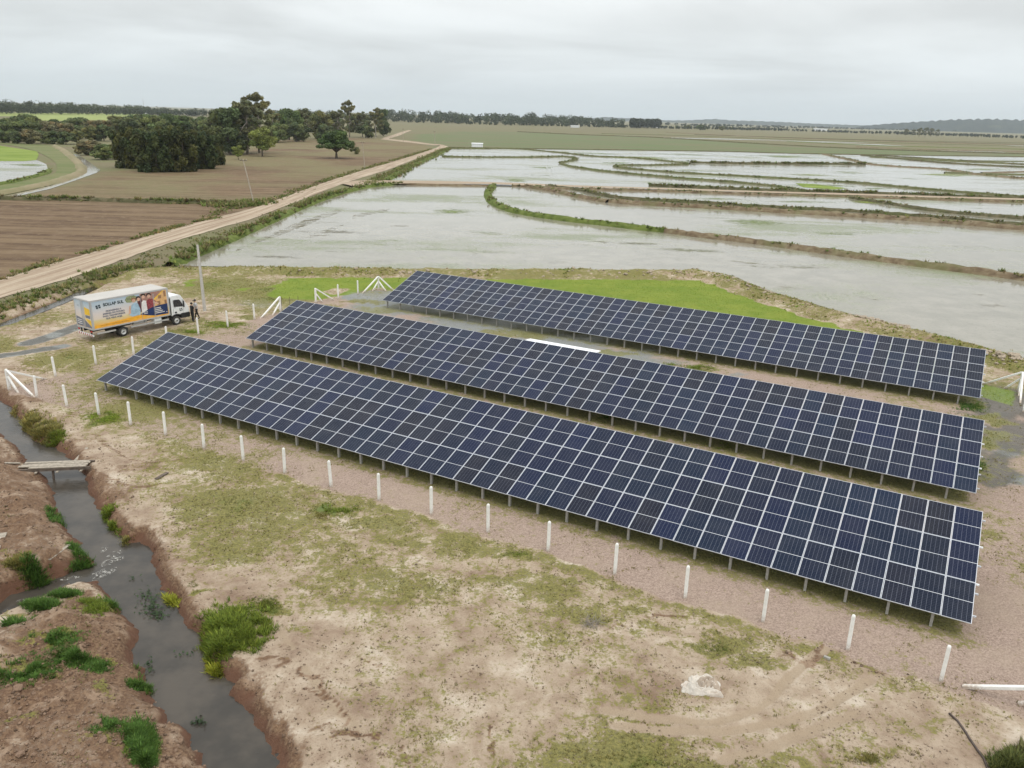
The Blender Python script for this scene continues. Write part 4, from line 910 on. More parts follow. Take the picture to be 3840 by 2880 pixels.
flat('ink_roof', (0.36, 0.20, 0.16), var=.25, scale=9); flat('ink_brown', (0.30, 0.16, 0.08)); flat('ink_yellow', (0.80, 0.50, 0.04)); flat('ink_grey', (0.17, 0.18, 0.22)); flat('ink_maroon', (0.10, 0.03, 0.04))
mb = MB(); mb.box((BX0, -BY, BZ0), (BX1, BY, BZ1)); box = mb.obj('cargo_box', M['white_paint'], truck)
MB().box((BX0 + .01, -BY + .01, BZ1 + .001), (BX1 - .01, BY - .01, BZ1 + .025)).obj('roof_panel', M['roof_sheet'], box, bevel=0.008)
mb = MB()
for z in (BZ0 - .004, BZ1 - .10): mb.box((BX0 - .012, -BY - .022, z), (BX1 + .012, -BY - .002, z + .11))
for x in (BX0 - .012, BX1 - .10): mb.box((x, -BY - .024, BZ0 + .106), (x + .112, -BY - .003, BZ1 - .10))
mb.obj('edge_trim', M['trim'], box)
side = MB().box((BX0 + .10, -BY - .010, BZ0 + .106), (BX1 - .10, -BY - .002, BZ1 - .10)).obj('side_print', M['print'], box)
W_, H_ = BX1 - BX0, BZ1 - BZ0
DEP = [0.0]
def uvp(u, v, y=None): return (BX0 + u * W_, -BY - .012 - (DEP[0] if y is None else y), BZ0 + v * H_)
def shape(name, pts, mat, parent=box):
    DEP[0] += 0.0006
    V = [uvp(*q) for q in pts]
    from mathutils.geometry import tessellate_polygon
    T = tessellate_polygon([[Vector(v) for v in V]])
    return MB().add(V, [tuple(t) for t in T]).obj(name, M[mat], parent)
def ell_pts(cu, cv, ru, rv, n=16, wob=0.0):
    return [(cu + ru * math.cos(2 * math.pi * k / n) * (1 + wob * random.uniform(-1, 1)), cv + rv * math.sin(2 * math.pi * k / n) * (1 + wob * random.uniform(-1, 1))) for k in range(n)]
shape('printed_swoosh', [(.025, .07), (.025, .14), (.2, .16), (.45, .20), (.62, .22), (.82, .225), (.97, .23), (.80, .175), (.65, .12), (.5, .085), (.3, .07)], 'ink_orange')
shape('printed_roof', [(.62, .955), (.93, .955), (.70, .52), (.60, .60)], 'ink_roof')
shape('printed_house', [(.93, .955), (.975, .955), (.975, .40), (.76, .40), (.70, .52)], 'ink_house')
shape('printed_gable', [(.925, .955), (.945, .955), (.735, .50), (.70, .50)], 'ink_yellow')
for q in [(.935, .72, .965, .92), (.86, .68, .90, .80), (.94, .46, .97, .60), (.84, .46, .88, .60)]: shape('printed_window', [(q[0], q[1]), (q[2], q[1]), (q[2], q[3]), (q[0], q[3])], 'ink_brown')
shape('printed_foliage', ell_pts(.51, .83, .085, .12, 22, .14), 'ink_tree')
shape('printed_wedge', [(.60, .235), (.68, .35), (.76, .42), (.86, .45), (.975, .46), (.975, .085), (.80, .10), (.70, .16)], 'ink_navy')
# printed group of people, blurred flat shapes
shape('printed_figure', [(.585, .82), (.60, .88), (.63, .86), (.645, .70), (.64, .35), (.59, .30), (.575, .55)], 'ink_maroon')
shape('printed_figure', [(.45, .30), (.50, .62), (.545, .70), (.585, .64), (.61, .40), (.60, .24), (.50, .22)], 'ink_denim')
shape('printed_figure', [(.62, .26), (.635, .66), (.66, .72), (.70, .68), (.71, .45), (.705, .36)], 'ink_white')
shape('printed_figure', [(.70, .36), (.695, .66), (.73, .74), (.79, .70), (.835, .58), (.80, .52), (.79, .42), (.76, .42)], 'ink_plaid')
for cu, cv in ((.535, .76), (.597, .78), (.662, .84), (.735, .83)):
    shape('printed_figure', ell_pts(cu, cv + .045, .034, .075, 14), 'ink_hair' if cu > .55 else 'ink_brown'); shape('printed_figure', ell_pts(cu, cv, .023, .060, 14), 'ink_skin')
shape('printed_figure', [(.45, .30), (.47, .60), (.49, .62), (.48, .34)], 'ink_skin'); shape('printed_figure', [(.79, .64), (.86, .52), (.85, .48), (.78, .58)], 'ink_skin')
def text(body, size, u, v, mat, name='printed_text', align='CENTER', parent=box, yoff=0.013, bold=0.0, sx=1.0, width=None, face='side'):
    cu = bpy.data.curves.new('txt', 'FONT'); cu.body = body; cu.size = size; cu.align_x = align; cu.align_y = 'CENTER'; cu.offset = bold
    tmp = bpy.data.objects.new('txt', cu); COL.objects.link(tmp)
    dg = bpy.context.evaluated_depsgraph_get(); me = bpy.data.meshes.new_from_object(tmp.evaluated_get(dg)); me.name = name
    COL.objects.unlink(tmp); bpy.data.objects.remove(tmp); me.materials.clear(); me.materials.append(M[mat])
    xsv = [q.co.x for q in me.vertices]
    k = width / (max(xsv) - min(xsv)) if width else 1.0
    for q in me.vertices: q.co.x *= k
    if face == 'side': o = link(name, me, parent, uvp(u, v, yoff), (math.pi / 2, 0, 0))
    else: o = link(name, me, parent, (BX0 - yoff - .012, u, v), (math.pi / 2, 0, -math.pi / 2))
    return o
text('SOLLAR SUL', 0.32, .278, .80, 'ink_dark', bold=0.012, width=1.68)
for k, (a, b_) in enumerate([('PRODUZINDO A', 1.28), ('ENERGIA DO FUTURO', 1.78), ('PARA TRANSFORMAR', 1.85), ('SUA VIDA HOJE.', 1.35)]): text(a, 0.17, .27, .575 - k * .085, 'ink_grey', bold=0.008, width=b_)
text('ENTRE EM CONTATO E PEÇA SEU ORÇAMENTO', 0.10, .27, .115, 'ink_brown', width=2.3)
for du, dv in ((0, 0), (.032, 0.012), (.004, -.062), (.036, -.05)): shape('printed_emblem', [(.058 + du, .815 + dv), (.082 + du, .825 + dv), (.084 + du, .775 + dv), (.061 + du, .765 + dv)], 'ink_dark')
for k, w in enumerate((.10, .105, .13, .16)): shape('printed_line', [(.80, .375 - k * .06), (.80 + w * .8, .378 - k * .06), (.80 + w * .8, .352 - k * .06), (.80, .350 - k * .06)], 'ink_white')
for k in range(2): shape('printed_line', [(.645, .30 - k * .05), (.70, .305 - k * .05), (.70, .285 - k * .05), (.645, .28 - k * .05)], 'ink_white')
shape('printed_line', ell_pts(.955, .16, .007, .02, 10), 'ink_white')
for u in (.625, .79, .80): MB().box((BX0 + u * W_ - .012, -BY - .030, BZ0 + .1), (BX0 + u * W_ + .012, -BY - .012, BZ1 - .25)).obj('door_seam', M['trim'], box)
# rear doors
for sgn in (-1, 1):
    dr = MB().box((BX0 - .022, min(sgn * .03, sgn * 1.08), BZ0 + .12), (BX0 - .002, max(sgn * .03, sgn * 1.08), BZ1 - .12)).obj('rear_door', M['print'], box)
    MB().box((BX0 - .05, sgn * .16 - .015, BZ0 + .02), (BX0 - .03, sgn * .16 + .015, BZ1 - .1)).obj('locking_bar', M['trim'], dr)
    mb = MB().add([(BX0 - .026, sgn * .05, BZ0 + .14), (BX0 - .026, sgn * 1.06, BZ0 + .14), (BX0 - .026, sgn * 1.06, BZ0 + (.9 if sgn > 0 else .25)), (BX0 - .026, sgn * .05, BZ0 + .75)], [(0, 1, 2, 3)]); mb.obj('printed_wedge', M['ink_grey'], dr)
MB().add([(BX0 - .026, -.25, BZ0 + 1.15), (BX0 - .026, -1.0, BZ0 + 1.15), (BX0 - .026, -1.0, BZ0 + 1.65), (BX0 - .026, -.25, BZ0 + 1.75)], [(0, 1, 2, 3)]).obj('printed_panel', M['ink_yellow'], box)
MB().add([(BX0 - .026, -.30, BZ0 + .9), (BX0 - .026, -.98, BZ0 + .88), (BX0 - .026, -.98, BZ0 + 1.12), (BX0 - .026, -.30, BZ0 + 1.12)], [(0, 1, 2, 3)]).obj('printed_panel', M['ink_grey'], box)
MB().add([(BX0 - .027, -1.06, BZ0 + .25), (BX0 - .027, -1.06, BZ0 + .75), (BX0 - .027, -.20, BZ0 + .88)], [(0, 1, 2)]).obj('printed_panel', M['ink_yellow'], box)
text('ÃO', 0.2, .6, BZ0 + 1.75, 'ink_grey', face='rear')
for k in range(3): MB().box((BX0 - .030, .3, BZ0 + .3 + k * .15), (BX0 - .027, .95, BZ0 + .35 + k * .15)).obj('printed_line', M['ink_white'], box)
mb = MB()
for y in (-1.14, -.03 + .0, 1.05): mb.box((BX0 - .035, y, BZ0), (BX0 - .003, y + .09, BZ1))
mb.box((BX0 - .036, -1.05, BZ1 - .10), (BX0 - .004, 1.05, BZ1 - .002)); mb.box((BX0 - .036, -1.05, BZ0), (BX0 - .004, 1.05, BZ0 + .09)); mb.obj('rear_frame', M['trim'], box)
# chassis
mb = MB()
for y in (-.42, .42): mb.box((BX0 + .1, y - .06, .70), (5.6, y + .06, .90))
for x in (-2.0, -1, 0.9, 1.9, 2.9, 3.8): mb.box((x, -1.05, .88), (x + .1, 1.05, .975))
mb.box((-.45, -1.0, .42), (.45, 1.0, .62)); mb.tube([(0, -.9, .40), (0, .9, .40)], .10, 10); mb.tube([(4.79, -.85, .40), (4.79, .85, .40)], .08, 10)
mb.obj('chassis', M['black'], truck)
for x0, x1 in ((-2.15, -.62), (.66, 4.05)): MB().box((x0, -1.13, .60), (x1, -1.09, .72)).obj('side_guard', M['trim'], truck)
MB().box((2.75, -1.10, .46), (3.42, -.62, .95)).obj('fuel_tank', M['white_paint'], truck, bevel=0.06)
MB().box((-.62, -1.12, .84), (.62, -.70, .90)).obj('mudguard', M['black'], truck)
MB().box((1.0, -.9, .72), (2.2, -.6, .93)).obj('tool_box', M['trim'], truck, bevel=.03)
rg = MB().box((BX0 - .05, -1.1, .47), (BX0 + .03, 1.1, .60)).obj('rear_bumper', M['white_paint'], truck)
for k in range(7): MB().add([(BX0 - .053, -1.0 + k * .3, .472), (BX0 - .053, -.86 + k * .3, .472), (BX0 - .053, -.78 + k * .3, .598), (BX0 - .053, -.92 + k * .3, .598)], [(0, 1, 2, 3)]).obj('stripe', M['red_lens'], rg)
for y in (-.7, .7): MB().box((BX0 + .02, y - .04, .55), (BX0 + .1, y + .04, .95)).obj('bumper_bracket', M['black'], truck)
for y in (-.98, .80): MB().box((BX0 - .06, y, .78), (BX0 - .01, y + .2, .9)).obj('tail_light', M['red_lens'], truck)
def wheel(x, ysign, w=0.24, dual=False):
    r = .405; c = (x, ysign * (1.10 - w / 2), r)
    t = MB().lathe_y([(.23, -w / 2), (.33, -w / 2 - .005), (.385, -w / 2 + .02), (r, -w / 2 + .05), (r, w / 2 - .05), (.385, w / 2 - .02), (.33, w / 2 + .005), (.23, w / 2)], 28, c).obj('wheel', M['rubber'], truck, smooth=True)
    s = ysign
    rm = MB().lathe_y([(.235, s * w / 2), (.225, s * (w / 2 - .03)), (.19, s * (w / 2 - .05)), (.13, s * (w / 2 - (.10 if dual else .02))), (.09, s * (w / 2 - (.10 if dual else .0))), (.075, s * (w / 2 + .02)), (.0, s * (w / 2 + .02))], 24, c).obj('rim', M['rim'], t, smooth=True)
    MB().lathe_y([(.06, s * (w / 2 + .021)), (.055, s * (w / 2 + .05)), (0, s * (w / 2 + .055))], 12, c).obj('hub', M['black'], rm)
for s in (-1, 1): wheel(4.79, s); wheel(0, s, .26, True); MB().lathe_y([(.2, -.12), (.38, -.12), (.405, -.08), (.405, .08), (.38, .12), (.2, .12)], 20, (0, s * .66, .405)).obj('inner_tyre', M['rubber'], truck)
# cab
prof = [(4.42, .82), (4.42, 2.46), (4.52, 2.56), (5.22, 2.56), (5.42, 2.46), (5.98, 1.52), (6.08, 1.30), (6.10, .92), (5.32, .92), (5.22, .86), (4.95, .90), (4.62, .90), (4.5, .82)]
cab = MB().prism(prof, -1.06, 1.06).obj('cab', M['white_paint'], truck, bevel=0.05)
MB().box((4.60, -.75, 2.555), (5.15, .75, 2.60)).obj('roof_hatch', M['white_paint'], cab, bevel=.02)
MB().box((4.24, -1.02, .9), (4.41, 1.02, 2.35)).obj('cab_rear_gap', M['black'], cab)
MB().add([(4.66, -1.066, 1.58), (5.52, -1.066, 1.50), (5.52, -1.066, 1.66), (5.30, -1.066, 2.08), (5.18, -1.066, 2.16), (4.70, -1.066, 2.18), (4.64, -1.066, 2.10)], [tuple(range(7))]).obj('side_window', M['glass'], cab)
MB().add([(5.46, -.93, 2.42), (5.46, .93, 2.42), (5.98, .98, 1.545), (5.98, -.98, 1.545)], [(0, 1, 2, 3)]).obj('windscreen', M['glass'], cab)
fb = MB().prism([(5.30, .50), (5.26, .90), (6.10, .92), (6.15, .80), (6.10, .50)], -1.07, 1.07).obj('front_bumper', M['black'], truck, bevel=.03)
MB().prism([(4.40, .42), (4.40, .86), (4.55, .88), (4.45, .5)], -1.0, -.5).obj('wheel_arch', M['black'], cab)
MB().tube([(4.35, -1.071, .6), (4.40, -1.071, .78), (4.55, -1.071, .89), (4.8, -1.071, .93), (5.05, -1.071, .9), (5.22, -1.071, .82)], .03, 6).obj('arch_lip', M['black'], cab)
for sgn in (-1, 1):
    mr = MB().box((5.50, sgn * 1.16 - .05, 1.46), (5.60, sgn * 1.16 + .05, 2.0)).obj('mirror', M['black'], cab, bevel=.03)
    MB().tube([(5.50, sgn * 1.06, 2.1), (5.55, sgn * 1.16, 2.0)], .015, 6).obj('mirror_arm', M['black'], cab)
    MB().box((6.06, sgn * .78 - .14, .96), (6.11, sgn * .78 + .14, 1.14)).obj('headlight', M['rim'], cab, bevel=.02)
for du, dz in ((0, 0), (.16, .012), (.03, -.13), (.19, -.12)): MB().box((5.15 + du, -1.068, 1.28 + dz), (5.27 + du, -1.062, 1.37 + dz)).obj('door_emblem', M['ink_dark'], cab)
MB().box((4.72, -1.069, 1.02), (4.88, -1.062, 1.16)).obj('filler_cap', M['black'], cab, bevel=.03)
MB().box((4.70, -1.068, 1.48), (4.82, -1.062, 1.52)).obj('door_handle', M['black'], cab)
mb = MB()
for a, b_ in (((4.60, 2.22), (4.60, .92)), ((5.58, 1.48), (5.50, .95))): mb.bar((a[0], -1.0605, a[1]), (b_[0], -1.0605, b_[1]), .012, .012)
mb.obj('door_gap', M['ink_grey'], cab)

# ================================================================== PEOPLE
def person(px, py, rz, label, shirt, trousers, hair, arms, skin=(0.36, 0.22, 0.15), cap=None, lean=0.0, spread=0.12, H=1.74):
    """one skinned body, coloured by region; arms: (elbow, wrist) for each side"""
    k = H / 1.74; me = bpy.data.meshes.new('body')
    J = {}
    V = []; R = []; E_ = []
    def v(n, p, r): J[n] = len(V); V.append((p[0] * k, p[1] * k, p[2] * k)); R.append(r * k)
    def e(a, b_): E_.append((J[a], J[b_]))
    v('pel', (0, 0, .93), .15); v('waist', (lean * .3, 0, 1.08), .14); v('chest', (lean * .7, 0, 1.28), .165); v('neckb', (lean, 0, 1.43), .09); v('neck', (lean + .01, 0, 1.50), .055); v('head', (lean + .03, 0, 1.60), .092); v('crown', (lean + .02, 0, 1.69), .07)
    for a, b_ in (('pel', 'waist'), ('waist', 'chest'), ('chest', 'neckb'), ('neckb', 'neck'), ('neck', 'head'), ('head', 'crown')): e(a, b_)
    for s, sd in ((1, 'l'), (-1, 'r')):
        st = spread * s
        v('hip' + sd, (0, .09 * s, .86), .105); v('kn' + sd, (.02 + st * .4, .10 * s, .48), .07); v('an' + sd, (st * 1.0, .11 * s, .09), .048); v('toe' + sd, (st * 1.0 + .16, .12 * s, .04), .038)
        e('pel', 'hip' + sd); e('hip' + sd, 'kn' + sd); e('kn' + sd, 'an' + sd); e('an' + sd, 'toe' + sd)
        v('sh' + sd, (lean * .9, .18 * s, 1.39), .065); e('neckb', 'sh' + sd)
        el, wr = arms[0 if s > 0 else 1]
        v('el' + sd, (el[0] + lean * .6, el[1] * s, el[2]), .045); v('wr' + sd, (wr[0] + lean * .4, wr[1] * s, wr[2]), .034); v('ha' + sd, (wr[0] + lean * .4 + .06, wr[1] * s, wr[2] - .06), .036)
        e('sh' + sd, 'el' + sd); e('el' + sd, 'wr' + sd); e('wr' + sd, 'ha' + sd)
    me.from_pydata(V, E_, [])
    tmp = bpy.data.objects.new('body', me); COL.objects.link(tmp)
    sk = tmp.modifiers.new('s', 'SKIN'); sb = tmp.modifiers.new('u', 'SUBSURF'); sb.levels = 2; sb.render_levels = 2
    for i, r in enumerate(R): me.skin_vertices[0].data[i].radius = (r, r * (1.0 if i > 6 else 1.0))
    me.skin_vertices[0].data[0].use_root = True
    dg = bpy.context.evaluated_depsgraph_get(); out = bpy.data.meshes.new_from_object(tmp.evaluated_get(dg))
    COL.objects.unlink(tmp); bpy.data.objects.remove(tmp)
    out.name = 'body'; out.materials.clear()
    mats = [plain('skin', skin, .55, var=.06), plain('shirt', shirt, .9, var=.12, scale=9), plain('trousers', trousers, .9, var=.15, scale=9), plain('shoe', (.02, .018, .016), .7)]
    for m_ in mats: out.materials.append(m_)
    for p in out.polygons:
        c = p.center / k; arm = abs(c.y) > .20 or (c.x - lean * .5) > .20
        if c.z < .09: p.material_index = 3
        elif c.z < .95 and not arm: p.material_index = 2
        elif c.z > 1.475: p.material_index = 0
        elif arm and (abs(c.y) > .235 or c.x > .2) and c.z < 1.22: p.material_index = 0
        else: p.material_index = 1
        p.use_smooth = True
    g = G(px, py); z = gz(g[0], g[1])
    root = empty('person', (g[0], g[1], z), rz); tag(root, label, 'person', 'people standing at the truck')
    link('body', out, root)
    # hair or cap
    mb = MB(); hx = (lean + .02) * k; hz_ = 1.635 * k; n = 12; rows = 6; V2 = []; F2 = []
    for i in range(rows + 1):
        ph = math.pi * .56 * i / rows
        for j in range(n):
            t = 2 * math.pi * j / n; V2.append((hx - .012 + .112 * k * math.sin(ph) * math.cos(t), .100 * k * math.sin(ph) * math.sin(t), hz_ + .122 * k * math.cos(ph)))
    for i in range(rows):
        for j in range(n): F2.append((i * n + j, i * n + (j + 1) % n, (i + 1) * n + (j + 1) % n, (i + 1) * n + j))
    mb.add(V2, F2); mb.obj('cap' if cap else 'hair', plain('cap' if cap else 'hair', cap or hair, .85), root, smooth=True)
    if cap: MB().prism([(hx + .07, hz_ + .015), (hx + .20, hz_ - .01), (hx + .20, hz_ + .0), (hx + .07, hz_ + .035)], -.07, .07).obj('cap_peak', plain('cap_peak', cap, .85), root)
    # face: nose and eyes
    f = MB(); f.add([(hx + .085, -.014, 1.575 * k), (hx + .085, .014, 1.575 * k), (hx + .112, 0, 1.565 * k), (hx + .088, 0, 1.615 * k)], [(0, 2, 3), (2, 1, 3), (0, 1, 2)]); f.obj('nose', mats[0], root)
    for s in (-1, 1): MB().box((hx + .078, s * .032 - .010, 1.610 * k), (hx + .093, s * .032 + .010, 1.622 * k)).obj('eye', M['ink_hair'], root)
    # hands with fingers
    for s, (el, wr) in ((1, arms[0]), (-1, arms[1])):
        b0 = Vector(((wr[0] + lean * .4 + .05) * k, wr[1] * s * k, (wr[2] - .05) * k)); d = Vector((.55, 0, -.8)).normalized()
        hb = MB()
        for q in range(4): hb.tube([b0 + Vector((0, (q - 1.5) * .018, 0)), b0 + Vector((0, (q - 1.5) * .019, 0)) + d * .06, b0 + Vector((-.012, (q - 1.5) * .019, -.02)) + d * (.085 + .012 * (q in (1, 2)))], [.010, .009, .007], 6)
        hb.tube([b0 + Vector((.01, -.03 * s, .01)), b0 + Vector((.04, -.045 * s, -.03))], [.011, .008], 6)
        hb.obj('hand', mats[0], root, smooth=True)
    return root
P1 = ((240 + 1912 * .25316) / KD, (1020 + 738 * .25316) / KD); P2 = ((240 + 1975 * .25316) / KD, (1020 + 700 * .25316) / KD)
person(*P1, math.radians(60), 'person in black clothes standing at the truck front, with one arm raised', (.018, .018, .02), (.016, .016, .018), (.015, .012, .01), [((.10, .30, 1.22), (.30, .20, 1.30)), ((.02, .27, 1.14), (.10, .24, .92))], H=1.72, spread=.05)
person(*P2, math.radians(215), 'person in a grey shirt, dark trousers and dark cap beside the person in black', (.42, .42, .42), (.02, .018, .017), (.02, .015, .01), [((.02, .30, 1.14), (.16, .20, .96)), ((.12, .26, 1.16), (.34, .16, 1.18))], cap=(.02, .02, .022), H=1.80, spread=.22, lean=.05)

# ================================================================== FOOTBRIDGE, PLANKS, SACK, HOSE
bl = (G(50, 1009, .05) + 0); brr = G(196, 1002, .05)
bd_ = brr - bl; blen = float(np.linalg.norm(bd_)); broot = empty('plank_footbridge', (bl[0], bl[1], 0), math.atan2(bd_[1], bd_[0])); tag(broot, 'grey weathered plank footbridge across the stream', 'footbridge')
zb = 0.14
for k in range(4):
    y = -.36 + k * .19; a = random.uniform(-.25, .12) + (0.35 if k == 0 else 0); b_ = blen + random.uniform(-.15, .25)
    MB().bar((a, y + random.uniform(-.03, .03), zb + random.uniform(-.012, .03)), (b_, y + random.uniform(-.05, .05), zb + random.uniform(-.012, .03)), .165, .045).obj('plank', M['plank'], broot)
for y in (-.42, .35): MB().bar((-.1, y, zb - .11), (blen + .1, y, zb - .11), .10, .14).obj('beam', M['dark_wood'], broot)
for x, l in ((.75, .35), (blen * .55, .55), (blen * .9, .4)): MB().bar((x, -.62, zb - .20), (x + .05, .55, zb - .20), .12, .04).obj('cross_piece', M['plank'], broot)
MB().tube([(blen * .45, -.35, -1.0), (blen * .47, -.35, zb - .05)], .06, 8).obj('pile', M['dark_wood'], broot)
def board(a, b_, w, label, mat='plank', t=.04, z0=.03, z1=.05):
    p, q = G(*a), G(*b_); m_ = (p + q) / 2; zp = gz(p[0], p[1]) + z0; zq = gz(q[0], q[1]) + z1
    tag(MB().bar(Vector((p[0] - m_[0], p[1] - m_[1], zp)), Vector((q[0] - m_[0], q[1] - m_[1], zq)), w, t).obj('loose_board', M[mat], loc=(m_[0], m_[1], 0)), label, 'board', 'loose boards lying about')
board((136, 992), (189, 968), .16, 'loose plank leaning up the right bank behind the footbridge', z0=.18)
board((13, 1012), (44, 1003), .16, 'loose plank at the left end of the footbridge')
board((107, 1217), (150, 1180), .13, 'loose stick-like board on the red spoil bank above the side stream', 'plank')
board((-6, 1205), (10, 1174), .34, 'pale board at the left picture edge on the spoil bank')
board((337, 1037), (362, 1023), .18, 'short broken brown board on the sand right of the footbridge', 'dark_wood')
board((1780, 1419), (1793, 1425), .10, 'small pale broken block beside the fence, in the red earth patch', 'concrete', .08)
# hose
hp = [(2050, 1543), (2068, 1560), (2085, 1585), (2100, 1608), (2112, 1625), (2124, 1640), (2134, 1665), (2140, 1690)]
hq = smooth_line(G2(hp), 0.2); h0 = hq[0]
tag(MB().tube([(q[0] - h0[0], q[1] - h0[1], gz(q[0], q[1]) + .03) for q in hq], .035, 8).obj('dark_hose', M['hose'], loc=(h0[0], h0[1], 0), smooth=True), 'dark hose lying across the sand in the lower right corner', 'hose')
# crumpled sack
def crumple(parent, name, cx_, cy_, rx, ry, h, seed, mat, rot=0.0):
    n, m_ = 30, 14; V = []; F_ = []
    for i in range(m_ + 1):
        ph = (i / m_) * math.pi * .53
        for j in range(n):
            t = 2 * math.pi * j / n
            a, b_ = math.cos(t + seed), math.sin(t + seed)
            wv = 1 + .16 * math.sin(3 * t + seed) + .10 * math.sin(5 * t + 2.1 * seed) + .05 * math.sin(9 * t + seed * 3)
            r = math.sin(ph); fold = .10 * math.sin(4 * t + 7 * r + seed) + .07 * math.sin(7 * t - 9 * r + seed * 2)
            x, y = rx * wv * r * math.cos(t), ry * wv * r * math.sin(t)
            z = h * (math.cos(ph) ** .7 if i < m_ else 0) * (1 + 2.2 * fold * r) + (0.02 if i < m_ else -.05) + .05 * math.sin(6 * r + seed) * (1 - r)
            c, s = math.cos(rot), math.sin(rot); V.append((cx_ + x * c - y * s, cy_ + x * s + y * c, max(z, -.05)))
    for i in range(m_):
        for j in range(n): F_.append((i * n + j, i * n + (j + 1) % n, (i + 1) * n + (j + 1) % n, (i + 1) * n + j))
    return MB().add(V, F_).obj(name, mat, parent, smooth=True)
p = G(1515, 1485); sr = empty('crumpled_sack', (p[0], p[1], gz(p[0], p[1])), .2); tag(sr, 'crumpled dirty white sack lying on the sand in the foreground', 'sack')
M['sack_white'] = plain('pale_sack', (0.52, 0.475, 0.41), 0.75, var=0.15, scale=3, bump=.3, dirt=((.45, .34, .26), .5))
def cloth(name, cx_, cy_, rx, ry, h, seed, mat, rot):
    n = 46; u = np.linspace(-1, 1, n); U, V_ = np.meshgrid(u, u); U = U.ravel(); V_ = V_.ravel()
    ang = np.arctan2(V_, U); m_ = np.maximum(np.abs(U), np.abs(V_)); rr = np.hypot(U, V_) + 1e-9; k = m_ / rr
    out = 1 + .20 * np.sin(2 * ang + seed) + .14 * np.sin(3 * ang + 2 * seed) + .10 * np.sin(5 * ang - seed) + .05 * np.sin(8 * ang + 3 * seed)
    x = U * k * out; y = V_ * k * out
    qx, qy = x * 1.3 + seed, y * 1.3 - seed
    ridge = lambda f, sd: 1 - np.abs(2 * vnoise(qx * f + .5 * vnoise(qx * 2, qy * 2, sd + 5), qy * f, sd) - 1)
    z = h * (.55 * ridge(1.1, seed_i(seed)) ** 2 + .30 * ridge(2.3, seed_i(seed) + 1) ** 2 + .15 * ridge(4.9, seed_i(seed) + 2)) * (1 - sstep(m_, .72, 1.0) * .75)
    z = np.where(m_ > .985, -.03, z)
    c, s_ = math.cos(rot), math.sin(rot); X_ = x * rx; Y_ = y * ry
    ii = np.arange(n * n).reshape(n, n); F_ = np.stack([ii[:-1, :-1].ravel(), ii[:-1, 1:].ravel(), ii[1:, 1:].ravel(), ii[1:, :-1].ravel()], 1)
    link(name, np_mesh(name, np.stack([cx_ + X_ * c - Y_ * s_, cy_ + X_ * s_ + Y_ * c, z + .02], 1), F_, [mat], False), sr)
def seed_i(q): return int(q * 37)
cloth('body', .05, .10, .52, .46, .22, 1.3, M['sack_white'], .2); cloth('fold', .27, .03, .33, .34, .32, 3.1, M['sack'], .5); cloth('flap', -.46, .02, .27, .24, .15, 4.6, M['sack_white'], -.2); cloth('lower_fold', .14, -.30, .38, .18, .22, 2.2, M['sack_white'], -.3)
# foam where the side stream falls in: small broken crests
def foam_material():
    m, nt, b = material('foam'); P = N(nt, 'ShaderNodeNewGeometry').outputs['Position']
    b.inputs['Base Color'].default_value = (.50, .48, .43, 1); b.inputs['Roughness'].default_value = .7
    tr = N(nt, 'ShaderNodeBsdfTransparent'); mx = N(nt, 'ShaderNodeMixShader')
    a = maprange(nt, noise_n(nt, P, 6.0, 5, .7, 1.2), .48, .66, 0, .7)
    L(nt, a, mx.inputs[0]); L(nt, tr.outputs[0], mx.inputs[1]); L(nt, b.outputs[0], mx.inputs[2]); L(nt, mx.outputs[0], nt.nodes['Material Output'].inputs[0]); return m
M['foam'] = foam_material()
V = []; F_ = []
for (x, y, rx, ry) in [(222, 1238, 28, 7), (238, 1212, 22, 6), (246, 1198, 18, 5), (225, 1185, 10, 6), (208, 1250, 12, 6), (245, 1232, 10, 4), (150, 1249, 26, 3), (60, 1295, 30, 3), (22, 1324, 8, 4), (258, 1206, 14, 4)]:
    c = G(x, y, WATER_Z + .02); a = G(x + rx, y - ry * 1.6, WATER_Z + .02) - c; b_ = G(x + rx * .25, y + ry, WATER_Z + .02) - c; o = len(V); V.append(c + [0, 0, .05])
    for k in range(14): t = 2 * math.pi * k / 14; V.append(c + a * math.cos(t) * random.uniform(.7, 1.1) + b_ * math.sin(t) * random.uniform(.7, 1.1))
    F_ += [(o, o + 1 + k, o + 1 + (k + 1) % 14) for k in range(14)]
tag(link('stream_foam', np_mesh('stream_foam', V, F_, [M['foam']], True)), 'white foam where the side stream runs into the ditch', 'foam', kind='stuff')
